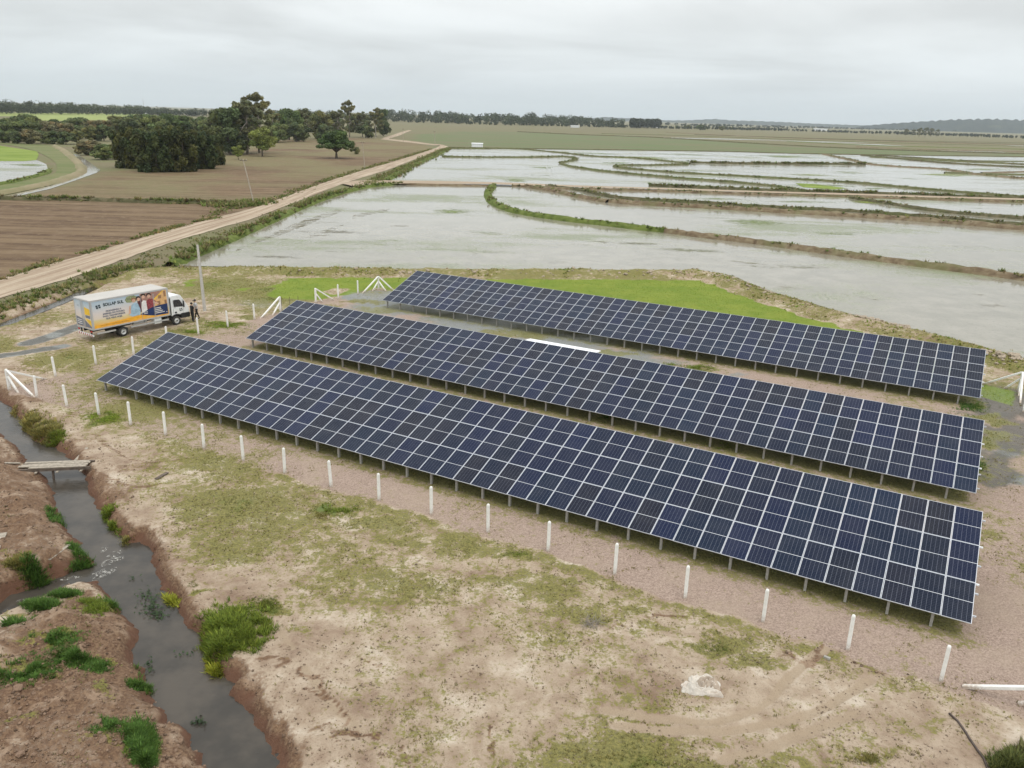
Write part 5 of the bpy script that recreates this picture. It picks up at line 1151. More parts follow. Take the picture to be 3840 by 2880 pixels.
# clods and stones along the earth berm
def rock_mesh(seed):
    import bmesh
    r = random.Random(seed); bm = bmesh.new(); bmesh.ops.create_icosphere(bm, subdivisions=1, radius=1)
    for v in bm.verts: v.co *= r.uniform(.72, 1.15); v.co.z *= .62
    me = bpy.data.meshes.new('stone'); bm.to_mesh(me); bm.free(); me.materials.append(M['rock']); return me
RM = [rock_mesh(k) for k in range(6)]
M['clod_red'] = plain('red_clod', (0.20, 0.13, 0.085), 0.95, var=0.3, scale=5, bump=0.4); RM2 = []
for q in RM: q2 = q.copy(); q2.materials.clear(); q2.materials.append(M['clod_red']); RM2.append(q2)
def stones(label, pts, n, smin, smax, wid, meshes=None):
    Pm = smooth_line(G2(pts), .5); c = Pm[len(Pm) // 2]; root = empty('stone_heap', (c[0], c[1], 0)); tag(root, label, 'stones', 'heaps of clods on the berm')
    for k in range(n):
        q = Pm[random.randrange(len(Pm))] + np.array([random.gauss(0, wid), random.gauss(0, wid)]); s = random.uniform(smin, smax) * (1 if random.random() < .8 else 1.5)
        o = link('stone', (meshes or RM)[k % 6], root, (q[0] - c[0], q[1] - c[1], gz(q[0], q[1]) + s * .15), (random.uniform(-.4, .4), random.uniform(-.4, .4), random.uniform(0, 6))); o.scale = (s, s * random.uniform(.7, 1.2), s)
stones('heap of pale clods on the berm behind the right half of the rear array', [(1850, 693), (1880, 700), (1920, 708), (1965, 718)], 60, .14, .34, .45)
stones('clods on the berm at its breach right of the bright grass', [(1535, 590), (1560, 605), (1620, 628), (1680, 645)], 46, .10, .26, .7)
stones('clods on the berm at the right picture edge', [(2130, 775), (2170, 785), (2212, 795)], 34, .12, .30, .6)
stones('scattered clods on the straight berm along the near paddy edge', [(620, 592), (900, 594), (1200, 596), (1500, 597)], 90, .10, .24, .8)
stones('crumbled clods on the spoil bank in the lower left corner', [(40, 1500), (120, 1560), (210, 1610), (300, 1540), (330, 1590), (380, 1640), (120, 1640)], 110, .03, .10, .6, RM2)

# ================================================================== TREES
def leaf_mesh(name, C, Nrm, size, col, mat, aspect=1.0, droop=0.0):
    """one quad per centre; C (n,3), Nrm (n,3) rough facing, size (n,), col (n,3)"""
    n = len(C); r = rng.normal(size=(n, 3)); Nn = Nrm + 0.75 * r; Nn /= np.linalg.norm(Nn, axis=1)[:, None] + 1e-9
    a = np.cross(Nn, rng.normal(size=(n, 3))); a /= np.linalg.norm(a, axis=1)[:, None] + 1e-9; b_ = np.cross(Nn, a)
    s = size[:, None]
    V = np.stack([C - a * s * aspect, C - b_ * s * 0.6, C + a * s * aspect - [0, 0, droop] * s, C + b_ * s * 0.6], 1).reshape(-1, 3)
    F_ = np.arange(4 * n).reshape(n, 4); return np_mesh(name, V, F_, [mat], False, {'Col': np.repeat(col, 4, 0)})
def crown_points(clumps, n, shell=0.55):
    cl = np.array(clumps, float); w = (cl[:, 3] * cl[:, 4] * cl[:, 5]) ** (2 / 3.); w /= w.sum()
    k = rng.choice(len(cl), n, p=w); d = rng.normal(size=(n, 3)); d /= np.linalg.norm(d, axis=1)[:, None]
    r = shell + (1 - shell) * rng.random(n) ** 0.6; r *= 1 + 0.12 * rng.normal(size=n)
    return cl[k, :3] + d * cl[k, 3:6] * r[:, None], d, k
def make_crown(name, clumps, n, size, base, var=0.25, warm=0.0, mat=None, aspect=1.0, droop=0.0):
    C, d, k = crown_points(clumps, n); tone = rng.uniform(1 - var, 1 + var, len(clumps))[k] * rng.uniform(.75, 1.25, n)
    wm = rng.uniform(0, warm, len(clumps))[k]
    col = np.array(base)[None, :] * 1.5 * tone[:, None]; col[:, 0] *= 1 + wm; col[:, 1] *= 1 + wm * .3
    keep = C[:, 2] > 0.05
    return leaf_mesh(name, C[keep], d[keep] + [0, 0, .35], size * rng.uniform(.6, 1.3, keep.sum()), col[keep], mat or M['leaf'], aspect, droop)
def make_trunk(h, r, limbs, mat, lean=(0, 0)):
    mb = MB(); top = Vector((lean[0], lean[1], h)); mb.tube([(0, 0, -.3), (lean[0] * .2, lean[1] * .3, h * .4), top], [r, r * .75, r * .45], 8)
    for (z, tip, rr) in limbs:
        a = Vector((lean[0] * z / h, lean[1] * z / h, z)); t = Vector(tip); mb.tube([a, (a + t) / 2 + Vector((0, 0, .25 * (t - a).length * .3)), t], [rr, rr * .7, rr * .3], 6)
    return mb.mesh('trunk', mat, smooth=True)
def rnd_clumps(n, R, z0, z1, cr, flat=0.8, seed=0, prof=None):
    r = np.random.default_rng(seed); out = []
    for i in range(n):
        t = r.random(); z = z0 + (z1 - z0) * t; rr = R * (prof(t) if prof else math.sqrt(max(0, 1 - (2 * t - 1) ** 2)) * .8 + .1); a = r.uniform(0, 2 * math.pi); q = rr * math.sqrt(r.random()); c = cr * r.uniform(.7, 1.3)
        out.append((q * math.cos(a), q * math.sin(a), z, c, c, c * flat))
    return out
KINDS = {}
def limbs_to(cl, n, z0, r): return [(z0 * random.uniform(.7, 1.0), c[:3], r) for c in random.sample(cl, min(n, len(cl)))]
for v in range(3):
    cl = rnd_clumps(34, 4.3, 1.0, 8.3, 1.25, .75, 100 + v); KINDS['round%d' % v] = (make_trunk(3.2, .28, limbs_to(cl, 6, 3.0, .12), M['bark']), make_crown('crown', cl, 6800, .33, [(.062, .098, .030), (.058, .084, .034), (.084, .098, .036)][v], .45, .4), 9.0)
for v in range(3):
    cl = rnd_clumps(30, 5.2, .8, 6.2, 1.4, .62, 120 + v); KINDS['scrub%d' % v] = (make_trunk(2.2, .25, limbs_to(cl, 6, 2.0, .1), M['bark']), make_crown('crown', cl, 6000, .35, [(.078, .108, .038), (.115, .112, .055), (.056, .082, .032)][v], .45, .5), 7.0)
for v in range(2):
    cl = rnd_clumps(64, 3.9, 3.2, 17.3, .82, .95, 140 + v, lambda t: .45 + .75 * math.sin(math.pi * min(1, t * .82 + .12))); KINDS['euc%d' % v] = (make_trunk(13.5, .34, limbs_to(cl, 12, 11.0, .13), M['pale_bark'], (.4, .2)), make_crown('crown', cl, 7600, .30, [(.095, .105, .045), (.082, .094, .046)][v], .45, .35, droop=.5), 18.0)
cl = rnd_clumps(64, 6.9, 4.4, 9.4, 1.3, .6, 160, lambda t: 1.02 - .6 * t) + rnd_clumps(14, 7.2, 3.6, 5.2, 1.2, .5, 161, lambda t: 1.0)
KINDS['fig'] = (make_trunk(3.0, .55, [(2.2, c[:3], .2) for c in cl[::4]], M['bark']), make_crown('crown', cl, 13500, .32, (.042, .074, .020), .4, .3), 10.2)
cl = rnd_clumps(24, 2.7, 2.2, 7.6, 1.05, .85, 170); KINDS['bright'] = (make_trunk(2.8, .22, limbs_to(cl, 6, 2.6, .1), M['bark']), make_crown('crown', cl, 5200, .22, (.105, .135, .034), .35, .3), 8.6)
for v in range(2):
    r = np.random.default_rng(180 + v); cl = []
    for i in range(130):
        a = r.uniform(0, 6.283); q = 5.4 * math.sqrt(r.random()); z = r.uniform(.2, 10.6) if q > 2.2 else r.uniform(2, 11.6); s = 1.0 + .30 * (z / 11) ; cl.append((q * math.cos(a) * s * .85, q * math.sin(a) * s * .8, z, 1.0, 1.0, 1.35))
    KINDS['bamboo%d' % v] = (MB().tube([(0, 0, -.2), (.2, 0, 5), (.6, .1, 10)], [.5, .4, .1], 8).tube([(1.5, .4, -.2), (2.2, .6, 5), (3.4, .6, 9)], [.3, .25, .05], 6).tube([(-1.5, .4, -.2), (-2.2, .2, 5), (-3.4, .6, 9)], [.3, .25, .05], 6).mesh('culms', M['bark'], smooth=True),
                             make_crown('crown', cl, 17000, .37, [(.036, .052, .016), (.031, .049, .017)][v], .45, .9, aspect=1.3, droop=.4), 12.4)
cl = rnd_clumps(16, 2.2, .5, 2.6, .8, .8, 190); KINDS['bush'] = (make_trunk(.9, .12, limbs_to(cl, 4, .8, .05), M['bark']), make_crown('crown', cl, 2200, .17, (.07, .085, .03), .35, .5), 3.0)
def tree(kind, x, y, top_y, label, name='tree', group='trees of the grove and wood', wscale=1.0, cat='tree', h=None):
    tm, cm, h0 = KINDS[kind]; p = G(x, y)
    if h is None:
        lo, hi = 0.5, 60
        for _ in range(40):
            m_ = (lo + hi) / 2; sy = Sproj((p[0], p[1], m_))[1]
            if sy > top_y: lo = m_
            else: hi = m_
        h = m_
    k = h / h0; root = empty(name, (p[0], p[1], gz(p[0], p[1]) if abs(p[0]) < 100 and p[1] < 100 else 0.0), random.uniform(0, 6.28) if kind != 'fig' else .6); tag(root, label, cat, group)
    root.scale = (k * wscale, k * wscale, k)
    link('culms' if kind.startswith('bamboo') else 'trunk', tm, root); link('crown', cm, root); return root
# bamboo
for i, (x, y, t, w) in enumerate([(283, 363, 272, .86), (335, 371, 274, .92), (388, 370, 268, .92), (440, 364, 275, .90), (462, 356, 282, .8)]):
    tree('bamboo%d' % (i % 2), x, y, t, 'dense dark bamboo clump at the field edge, %s' % ['leftmost, above the canal', 'second from the left', 'tall middle one', 'second from the right', 'rightmost, beside the tall trees'][i], 'bamboo_clump', 'dark bamboo clumps in the field corner', w, 'bamboo')
tree('fig', 727, 342, 281, 'spreading dark tree standing alone in the brown field', 'fig_tree', None, 1.05)
tree('bright', 567, 338, 272, 'round bright green tree at the right end of the grove', 'round_tree', None, 1.3)
tree('bright', 515, 345, 312, 'small pale bush at the foot of the tall grove trees', 'bush', 'bushes of the grove', 1.1, 'bush')
tree('bush', 768, 333, 318, 'small bush beside the spreading field tree', 'bush', 'bushes of the grove', 1.0, 'bush')
tree('scrub1', 192, 335, 303, 'grey-olive rounded bush left of the bamboo above the canal', 'bush', 'bushes of the grove', 1.25, 'bush')
tree('scrub0', 228, 345, 311, 'green rounded bush between canal and bamboo', 'bush', 'bushes of the grove', 1.3, 'bush')
tree('scrub2', 180, 327, 312, 'small dark bush at the head of the canal', 'bush', 'bushes of the grove', 1.3, 'bush')
TALL = [(560, 330, 201, 'euc0', 1.25), (535, 333, 214, 'euc1', 1.35), (497, 334, 233, 'round1', .95), (480, 330, 240, 'euc1', 1.3), (520, 331, 228, 'round0', .8), (590, 305, 236, 'euc0', 1.3), (625, 302, 236, 'round0', 1.0), (655, 302, 233, 'euc1', 1.4), (690, 300, 240, 'round2', 1.0),
        (755, 297, 217, 'euc0', 1.0), (730, 300, 236, 'euc1', 1.3), (783, 296, 240, 'euc1', 1.2), (812, 296, 233, 'euc0', 1.25), (828, 294, 236, 'round1', .7), (640, 306, 262, 'scrub2', 1.0), (600, 308, 265, 'scrub0', 1.0), (790, 298, 268, 'scrub2', 1.0), (700, 303, 268, 'scrub2', 1.0)]
TL = ['tallest feathery tree rising above the grove', 'tall feathery tree just left of the tallest one', 'rounded olive tree right of the bamboo', 'feathery tree standing over the right end of the bamboo', 'rounded tree between bamboo and tallest tree', 'feathery tree right of the tallest grove tree',
      'rounded tree in the middle of the grove right of the tallest', 'feathery tree midway between the two tallest tops', 'rounded tree left of the slender tall one', 'slender tall tree behind the spreading field tree', 'feathery tree left of the slender tall one',
      'feathery tree right of the slender tall one', 'feathery tree at the right end of the grove', 'rightmost rounded grove tree beside the far road', 'low dark scrub tree under the middle grove trees', 'low scrub tree right of the bright round tree', 'low dark scrub tree near the right grove end', 'low dark scrub tree left of the spreading field tree']
for (x, y, t, k, w), lb in zip(TALL, TL): tree(k, x, y, t, lb, 'grove_tree', 'trees of the grove', w)
rows = [('front row of the left wood', [(8, 309, 281), (38, 311, 284), (66, 311, 279), (92, 309, 282), (118, 311, 281), (143, 312, 283), (168, 311, 280)]),
        ('second row of the left wood', [(-15, 301, 266), (20, 301, 262), (52, 301, 259), (84, 300, 268), (112, 300, 262), (140, 301, 266), (170, 300, 270), (200, 305, 272), (225, 305, 268)]),
        ('third row of the left wood', [(5, 292, 258), (36, 292, 250), (62, 292, 246), (90, 291, 257), (118, 291, 258), (146, 291, 259), (176, 291, 253), (205, 292, 259), (232, 292, 259), (262, 293, 252), (290, 294, 247), (318, 294, 246), (345, 294, 250), (372, 294, 247), (398, 295, 251), (425, 295, 256), (452, 296, 254)]),
        ('back row of the left wood', [(250, 283, 250), (285, 283, 249), (320, 283, 248), (360, 283, 246), (400, 283, 250), (440, 284, 252), (475, 284, 250), (508, 284, 248), (600, 286, 244), (640, 286, 243), (680, 286, 245), (720, 286, 246), (770, 286, 247)])]
for rn, lst in rows:
    for i, (x, y, t) in enumerate(lst):
        k = random.choice(['round0', 'round1', 'round2', 'scrub0', 'scrub1', 'scrub2', 'scrub2'])
        o_ = ORD[i] if i < len(ORD) else 'last'
        tree(k, x, y, t, 'dense rounded tree, %s from the left in the %s' % (o_, rn), 'wood_tree', rn, random.uniform(1.0, 1.3))
# single far trees on the right
for i, (x, y, t, w) in enumerate([(1463, 278, 271, 1.3), (1480, 279, 270, 1.0), (1487, 279, 269, 1.0), (1511, 281, 270, 1.6), (1518, 281, 270, 1.6), (1560, 282, 272, 1.6), (2200, 286, 276, 1.6)]):
    tree('round%d' % (i % 3), x, y, t, 'small far dark tree on the plain, %s from the left right of the square grove' % ORD[i], 'far_tree', 'single far trees on the plain', w)
for i, (x, y, t) in enumerate([(1956, 294, 278), (1972, 294, 279), (1985, 295, 276), (1998, 295, 275), (2010, 295, 277), (2023, 295, 279)]):
    tree('euc%d' % (i % 2), x, y, t, 'feathery far tree, %s from the left in the small grove under the long hill' % ORD[i], 'far_tree', 'small grove under the long hill', 1.5)
# ------------------------------------------------------------------ far woods that read as one mass
def wood(name, label, lines, n, hmin, hmax, leafs, size, base, spread, var=.3, wid=(.28, .45), zmin=.05):
    """lines: survey polyline of the wood's front edge"""
    Pm = smooth_line(G2(lines), 4.0); s = np.concatenate([[0], np.cumsum(np.linalg.norm(np.diff(Pm, axis=0), axis=1))])
    C = []; D = []; Cc = []; S = []
    for k in range(n):
        t = rng.random() * s[-1]; x = np.interp(t, s, Pm[:, 0]); y = np.interp(t, s, Pm[:, 1]); dep = rng.random() * spread; q = np.array([x, y]); q = q + q / np.linalg.norm(q) * dep
        h = rng.uniform(hmin, hmax) * (0.7 + .6 * float(vnoise(np.array([x / 90.]), np.array([y / 90.]), 77)[0])); w = h * rng.uniform(*wid)
        m_ = leafs; d = rng.normal(size=(m_, 3)); d /= np.linalg.norm(d, axis=1)[:, None]; d[:, 2] = np.abs(d[:, 2]) * np.where(rng.random(m_) < .75, 1, -1)
        c = np.array([q[0], q[1], h * .55]) + d * [w, w, h * .45] * rng.uniform(.6, 1.05, (m_, 1)); c[:, 2] = np.maximum(c[:, 2], zmin * h)
        C.append(c); D.append(d); S.append(size * rng.uniform(.6, 1.3, m_)); tone = rng.uniform(1 - var, 1 + var); Cc.append(np.array(base)[None] * tone * rng.uniform(.8, 1.2, (m_, 1)))
    me = leaf_mesh(name, np.vstack(C), np.vstack(D) + [0, 0, .4], np.hstack(S), np.vstack(Cc), M['leaf'])
    return tag(link(name, me), label, 'wood', kind='stuff')
wood('far_wood', 'hazy belt of tall trees along the left horizon', [(-120, 246.5), (60, 247), (200, 248.5), (330, 250), (470, 253), (560, 255), (700, 258), (840, 261)], 420, 11, 19, 70, 1.4, (.055, .072, .030), 160)
wood('far_wood', 'lower dark front edge of the left horizon wood', [(-120, 247), (60, 247.5), (200, 249), (330, 251), (470, 254), (560, 256)], 260, 8, 13, 60, 1.3, (.034, .046, .018), 60)
wood('far_wood', 'hazy belt of trees along the middle horizon', [(836, 263), (950, 266), (1106, 270.5), (1230, 273), (1345, 276.5)], 300, 10, 23, 70, 1.8, (.050, .068, .030), 260)
wood('far_wood', 'low shrubby edge under the middle horizon trees', [(836, 264), (950, 267), (1106, 271.5), (1230, 274), (1420, 278), (1600, 281)], 260, 4, 8, 40, 1.5, (.036, .05, .02), 80)
wood('far_wood', 'square planted grove at the middle of the horizon', [(1361, 277), (1378, 277), (1400, 277.4), (1424, 277.6)], 110, 19, 23, 90, 1.9, (.030, .042, .02), 60, .2, (.2, .3))
wood('far_wood', 'thin dark line of shrubs along the right horizon', [(1600, 281.5), (1659, 282.5), (1780, 286), (1909, 290), (2060, 294.5), (2212, 300), (2400, 306)], 420, 4, 8, 36, 1.5, (.034, .048, .022), 200)
wood('far_wood', 'distant hazy trees beyond the right plain', [(1420, 273), (1560, 275), (1700, 277.5), (1850, 280), (2000, 283), (2212, 288)], 260, 6, 10, 30, 3.0, (.040, .055, .03), 900, .3, (.4, .9))
# far buildings
for i, (x, y, w, h, lb) in enumerate([(1242, 275.5, 16, 4, 'small far white roof right of the middle tree belt'), (1245 + 178, 276.2, 26, 3.5, 'long white far roof beside the square planted grove'), (1772, 282.6, 40, 7, 'long pale far shed on the right plain'), (316, 246.4, 9, 9, 'small white far house in the left horizon wood')]):
    p = G(x, y); b_ = empty('far_building', (p[0], p[1], 0)); tag(b_, lb, 'building', 'far buildings on the plain')
    MB().box((-w / 2, -4, 0), (w / 2, 4, h * .7)).obj('wall', M['shed_white'], b_); MB().prism([(-w / 2 - .5, h * .7), (w / 2 + .5, h * .7), (w / 2, h), (-w / 2, h)], -4.6, 4.6).obj('roof', M['white_sheet'], b_)
p = G(312, 246.6); tag(MB().tube([(0, 0, 0), (0, 0, 30)], [.6, .3], 6).tube([(0, 0, 0), (1.5, 0, 26)], [.2, .15], 5).obj('radio_mast', M['galv'], loc=(p[0], p[1], 0)), 'thin far mast standing above the left horizon wood', 'mast')

# ------------------------------------------------------------------ hills
def hill_material():
    m, nt, b = material('wooded_hill'); P = N(nt, 'ShaderNodeNewGeometry').outputs['Position']
    c = mix_n(nt, maprange(nt, noise_n(nt, P, 0.012, 6, .65), .35, .65), (.022, .034, .036), (.040, .052, .048))
    c = mix_n(nt, maprange(nt, noise_n(nt, P, 0.004, 5, .6), .55, .65, 0, .6), c, (.075, .085, .055))
    L(nt, c, b.inputs['Base Color']); b.inputs['Roughness'].default_value = 1.0; b.inputs['Specular IOR Level'].default_value = 0; return m
M['hill'] = hill_material()
def hill(label, prof, dist, depth):
    """prof: (survey x, survey y of the crest) at a distance"""
    V = []; nrow = 10; n = 0
    xs_ = np.linspace(prof[0][0], prof[-1][0], 160); yc = np.interp(xs_, [q[0] for q in prof], [q[1] for q in prof])
    for r in range(nrow + 1):
        t = r / nrow; dd_ = dist + depth * t; hh = math.sin(math.pi * t)
        for xx, yy in zip(xs_, yc):
            d = FW * FPX + RT * (xx * KD - 1920) - UP * (yy * KD - 1440); k = (dist + depth / 2) / d[1]; top = CAM_H + d[2] * k
            q = d[:2] / d[1] * dd_; edge = 1.0
            V.append((q[0], q[1], -4 + max(0, top + 4) * hh ** .8 * (1 + .05 * math.sin(xx * .31) + .03 * math.sin(xx * .83 + r))))
    w = len(xs_); ii = np.arange((nrow + 1) * w).reshape(nrow + 1, w); F_ = np.stack([ii[:-1, :-1].ravel(), ii[:-1, 1:].ravel(), ii[1:, 1:].ravel(), ii[1:, :-1].ravel()], 1)
    tag(link('hills', np_mesh('hills', V, F_, [M['hill']], True)), kind='structure')
hill('', [(1820, 281), (1871, 271), (1915, 267.5), (1959, 264.5), (2059, 258.5), (2134, 257), (2212, 259.5), (2330, 262), (2500, 272), (2600, 292)], 5200, 1600)
hill('', [(1230, 262), (1306, 252.5), (1345, 255), (1381, 255.5), (1440, 260), (1481, 260), (1544, 257), (1581, 260), (1620, 261), (1659, 262.5), (1700, 264), (1759, 267), (1871, 271), (1950, 276)], 7600, 1600)
hill('', [(250, 246), (360, 241), (430, 240), (520, 244), (640, 250)], 9000, 1500)

# ================================================================== GRASS AND BANK PLANTS
def tuft_mesh(name, PX, PY, PZ, H, nbl, base, var=.3, wide=.10, lean=.6, warm=.3):
    n = len(PX); k = np.repeat(np.arange(n), nbl); m_ = len(k)
    a = rng.uniform(0, 2 * np.pi, m_); ln = rng.uniform(.1, lean, m_) * H[k]; r0 = rng.uniform(0, .35, m_) * H[k]; h = H[k] * rng.uniform(.6, 1.15, m_); w = H[k] * wide * rng.uniform(.6, 1.4, m_)
    b = np.stack([PX[k] + np.cos(a) * r0, PY[k] + np.sin(a) * r0, PZ[k] - .02], 1); t = b + np.stack([np.cos(a) * ln, np.sin(a) * ln, h], 1); sd = np.stack([-np.sin(a), np.cos(a), 0 * a], 1) * w[:, None]
    V = np.stack([b - sd, b + sd, t], 1).reshape(-1, 3); base = np.asarray(base); tone = rng.uniform(1 - var, 1 + var, n)[k] * rng.uniform(.8, 1.2, m_)
    col = (base[k] if base.ndim == 2 else base[None, :]) * tone[:, None]; wm = rng.uniform(0, warm, n)[k]; col = col * np.stack([1 + wm, 1 + wm * .35, 1 + 0 * wm], 1)
    return np_mesh(name, V, np.arange(3 * m_).reshape(m_, 3), [M['grass']], False, {'Col': np.repeat(col, 3, 0)})
# thin scattered grass on the sandy ground and pad
n = 380000; PX = rng.uniform(-46, 40, n); PY = 15 + 75 * rng.random(n) ** 1.5
sx_, sy_ = Sproj(np.stack([PX, PY, 0 * PX], 1)); ok = (sx_ > -60) & (sx_ < 2280) & (sy_ < 1740); PX, PY = PX[ok], PY[ok]
A_, B_, C_, _z = zones(PX, PY); pr = np.clip((A_[:, 0] + (fbm(PX, PY, .9, 3, 71) - .5) * 1.3 + (fbm(PX, PY, 4., 2, 75) - .5) * .8 - .42) * 1.7, 0, 1) * (1 - A_[:, 3]) * (B_[:, 0] < .3); pr *= poly_sd(STREAM, PX, PY) > .5
ok = rng.random(len(PX)) < pr; PX, PY, gv = PX[ok], PY[ok], A_[ok, 0]; PZ = interp_ground(PX, PY)
lush = np.clip((gv - .78) / .4, 0, 1)[:, None]; colr = (1 - lush) * np.array([.215, .205, .085]) + lush * np.array([.15, .215, .035])
tag(link('sparse_grass', tuft_mesh('sparse_grass', PX, PY, PZ, (.05 + .10 * lush[:, 0] * rng.random(len(PX)) + .05 * rng.random(len(PX)) ** 2), 4, colr, .3, .28, .8)), 'sparse olive grass on the sandy ground around the solar panels', 'grass', kind='stuff')
# bright paddock grass
n = 60000; lo = LAWN.min(0); hi = LAWN.max(0); PX = rng.uniform(lo[0], hi[0], n); PY = rng.uniform(lo[1], hi[1], n); ok = (poly_sd(LAWN, PX, PY) < -.1) & (line_dist(BERM, PX, PY) > 2.4); PX, PY = PX[ok], PY[ok]
tag(link('bright_grass', tuft_mesh('bright_grass', PX, PY, interp_ground(PX, PY), rng.uniform(.04, .07, len(PX)), 3, (.19, .26, .032), .25, .5, 1.2)), 'bright green grass strip behind the solar panels', 'grass', kind='stuff')
# lush clumps on the stream banks and wet places: (x, y, rx, ry, count, height, colour)
GRN = (.135, .200, .030); DEEP = (.070, .150, .030); OLV = (.185, .190, .060); YEL = (.235, .28, .035)
CL = [(60, 905, 30, 14, 260, .55, OLV), (95, 928, 40, 20, 420, .55, OLV), (120, 942, 20, 12, 200, .5, GRN), (20, 878, 18, 10, 120, .45, OLV), (230, 1092, 16, 14, 200, .4, GRN), (243, 1118, 16, 16, 240, .45, GRN), (268, 1148, 16, 14, 160, .35, OLV), (282, 1168, 16, 8, 180, .4, YEL),
      (362, 1272, 20, 14, 260, .45, YEL), (505, 1350, 62, 34, 1500, .50, GRN), (480, 1385, 40, 26, 700, .5, GRN), (455, 1430, 18, 22, 300, .5, YEL), (540, 1370, 40, 30, 600, .4, GRN), (118, 1108, 18, 16, 200, .4, DEEP), (172, 1206, 26, 16, 380, .5, DEEP), (160, 1180, 14, 14, 120, .4, DEEP), (80, 1238, 34, 12, 300, .5, DEEP),
      (40, 1232, 30, 14, 220, .4, OLV), (25, 1345, 40, 10, 420, .45, DEEP), (90, 1308, 40, 9, 420, .45, DEEP), (140, 1284, 30, 7, 260, .4, DEEP), (195, 1312, 46, 20, 800, .28, GRN), (240, 1292, 14, 12, 120, .3, DEEP), (110, 1402, 60, 20, 900, .26, DEEP), (45, 1468, 70, 24, 1100, .28, DEEP), (170, 1440, 60, 16, 700, .26, DEEP),
      (305, 1612, 28, 40, 1300, .34, DEEP), (315, 1650, 20, 20, 400, .34, DEEP), (225, 1592, 34, 16, 400, .28, DEEP), (310, 1448, 26, 20, 500, .36, DEEP), (290, 1470, 16, 12, 160, .3, DEEP), (210, 1450, 30, 14, 260, .26, DEEP), (200, 1582, 20, 14, 240, .3, DEEP), (260, 1640, 30, 14, 260, .26, GRN), (735, 1098, 40, 14, 700, .20, GRN), (690, 1112, 30, 10, 260, .16, OLV),
      (226, 902, 40, 14, 700, .22, (.17, .25, .035)), (480, 702, 60, 9, 900, .22, (.15, .24, .03)), (410, 718, 34, 7, 420, .22, (.15, .24, .03)), (1320, 903, 22, 7, 200, .24, DEEP), (1560, 962, 36, 10, 260, .2, GRN), (2190, 1650, 40, 24, 600, .55, (.10, .13, .04)), (2230, 1640, 30, 30, 400, .6, (.11, .12, .05)), (1880, 1640, 40, 14, 160, .2, OLV),
      (1505, 795, 40, 8, 260, .28, GRN), (1440, 790, 30, 6, 160, .24, GRN), (2095, 880, 36, 16, 320, .26, DEEP), (2100, 1010, 30, 18, 260, .26, DEEP), (570, 1305, 40, 18, 500, .16, (.12, .16, .03)), (445, 1262, 30, 12, 220, .2, (.12, .15, .03)), (1570, 1400, 90, 20, 500, .12, (.10, .14, .03)), (1120, 1200, 50, 14, 400, .12, GRN)]
PXs = []; PYs = []; Hs = []; Cs = []
for x, y, rx, ry, cnt, h, c in CL:
    o = G(x, y)[:2]; a = G(x + rx, y)[:2] - o; b_ = (G(x, y - ry)[:2] - G(x, y + ry)[:2]) / 2; cnt = int(cnt * 1.7); h *= .78; r = np.sqrt(rng.random(cnt)) * (1 + .32 * rng.normal(size=cnt)); t = rng.uniform(0, 6.283, cnt)
    q = o + np.outer(r * np.cos(t), a) + np.outer(r * np.sin(t), b_); PXs.append(q[:, 0]); PYs.append(q[:, 1]); Hs.append(h * rng.uniform(.5, 1.1, cnt) * (1.1 - .4 * np.clip(r, 0, 1))); Cs.append(np.tile(c, (cnt, 1)))
PX = np.hstack(PXs); PY = np.hstack(PYs); H = np.hstack(Hs); Cs = np.vstack(Cs); ok = (poly_sd(STREAM, PX, PY) > -.12) & (fbm(PX, PY, 1.6, 3, 333) > .36 + .18 * rng.random(len(PX))); PX, PY, H, Cs = PX[ok], PY[ok], H[ok], Cs[ok]; PZ = np.maximum(interp_ground(PX, PY), WATER_Z - .05)
tag(link('bank_grass', tuft_mesh('bank_grass', PX, PY, PZ, H * .72, 8, Cs, .42, .13, 1.25, .5)), 'lush green grass clumps along the stream banks', 'grass', kind='stuff')
# plants along ditch, road edge, berm and levees
PXs = []; PYs = []; Hs = []; Cs = []; Zs = []
def along(P, wid, dens, h, cols, zfun=None, clump=.5):
    s = np.concatenate([[0], np.cumsum(np.linalg.norm(np.diff(P, axis=0), axis=1))]); cnt = int(s[-1] * dens)
    t = rng.random(cnt) * s[-1]; q = np.stack([np.interp(t, s, P[:, 0]), np.interp(t, s, P[:, 1])], 1) + rng.normal(size=(cnt, 2)) * wid
    keep = fbm(q[:, 0], q[:, 1], .25, 3, 91) > clump - .12 * rng.random(cnt); q = q[keep]; cnt = len(q)
    PXs.append(q[:, 0]); PYs.append(q[:, 1]); Hs.append(h * rng.uniform(.4, 1.2, cnt)); Cs.append(np.array(cols)[rng.integers(0, len(cols), cnt)]); Zs.append(zfun(q) if zfun else interp_ground(q[:, 0], q[:, 1]))
VEG = [(.13, .175, .045), (.18, .185, .07), (.10, .15, .036), (.22, .195, .10)]
along(smooth_line(G2([(-60, 690), (0, 668), (80, 640), (150, 618), (215, 594), (275, 577), (330, 580)]), 1), .9, 24, .36, VEG, clump=.46)
along(smooth_line(G2([(200, 600), (262, 588), (300, 580), (350, 575)]), 1), 1.2, 26, .45, VEG, clump=.47)
along(smooth_line(G2([(290, 567), (370, 545), (480, 507), (560, 480), (640, 445), (720, 416), (780, 404)]), 1), 1.2, 14, .24, VEG, clump=.45)
along(smooth_line(G2([(790, 402), (860, 372), (930, 338), (965, 322)]), 1), 1.2, 16, .7, VEG, clump=.42)
along(smooth_line(G2([(-60, 622), (0, 602), (125, 564), (250, 529), (375, 492), (470, 470)]), 1), .5, 20, .36, VEG + [(.26, .21, .1)], clump=.48)
along(smooth_line(G2([(450, 468), (490, 452), (553, 443), (628, 417), (728, 382), (803, 360), (878, 338), (930, 322)]), 1), .8, 8, .4, VEG, clump=.46)
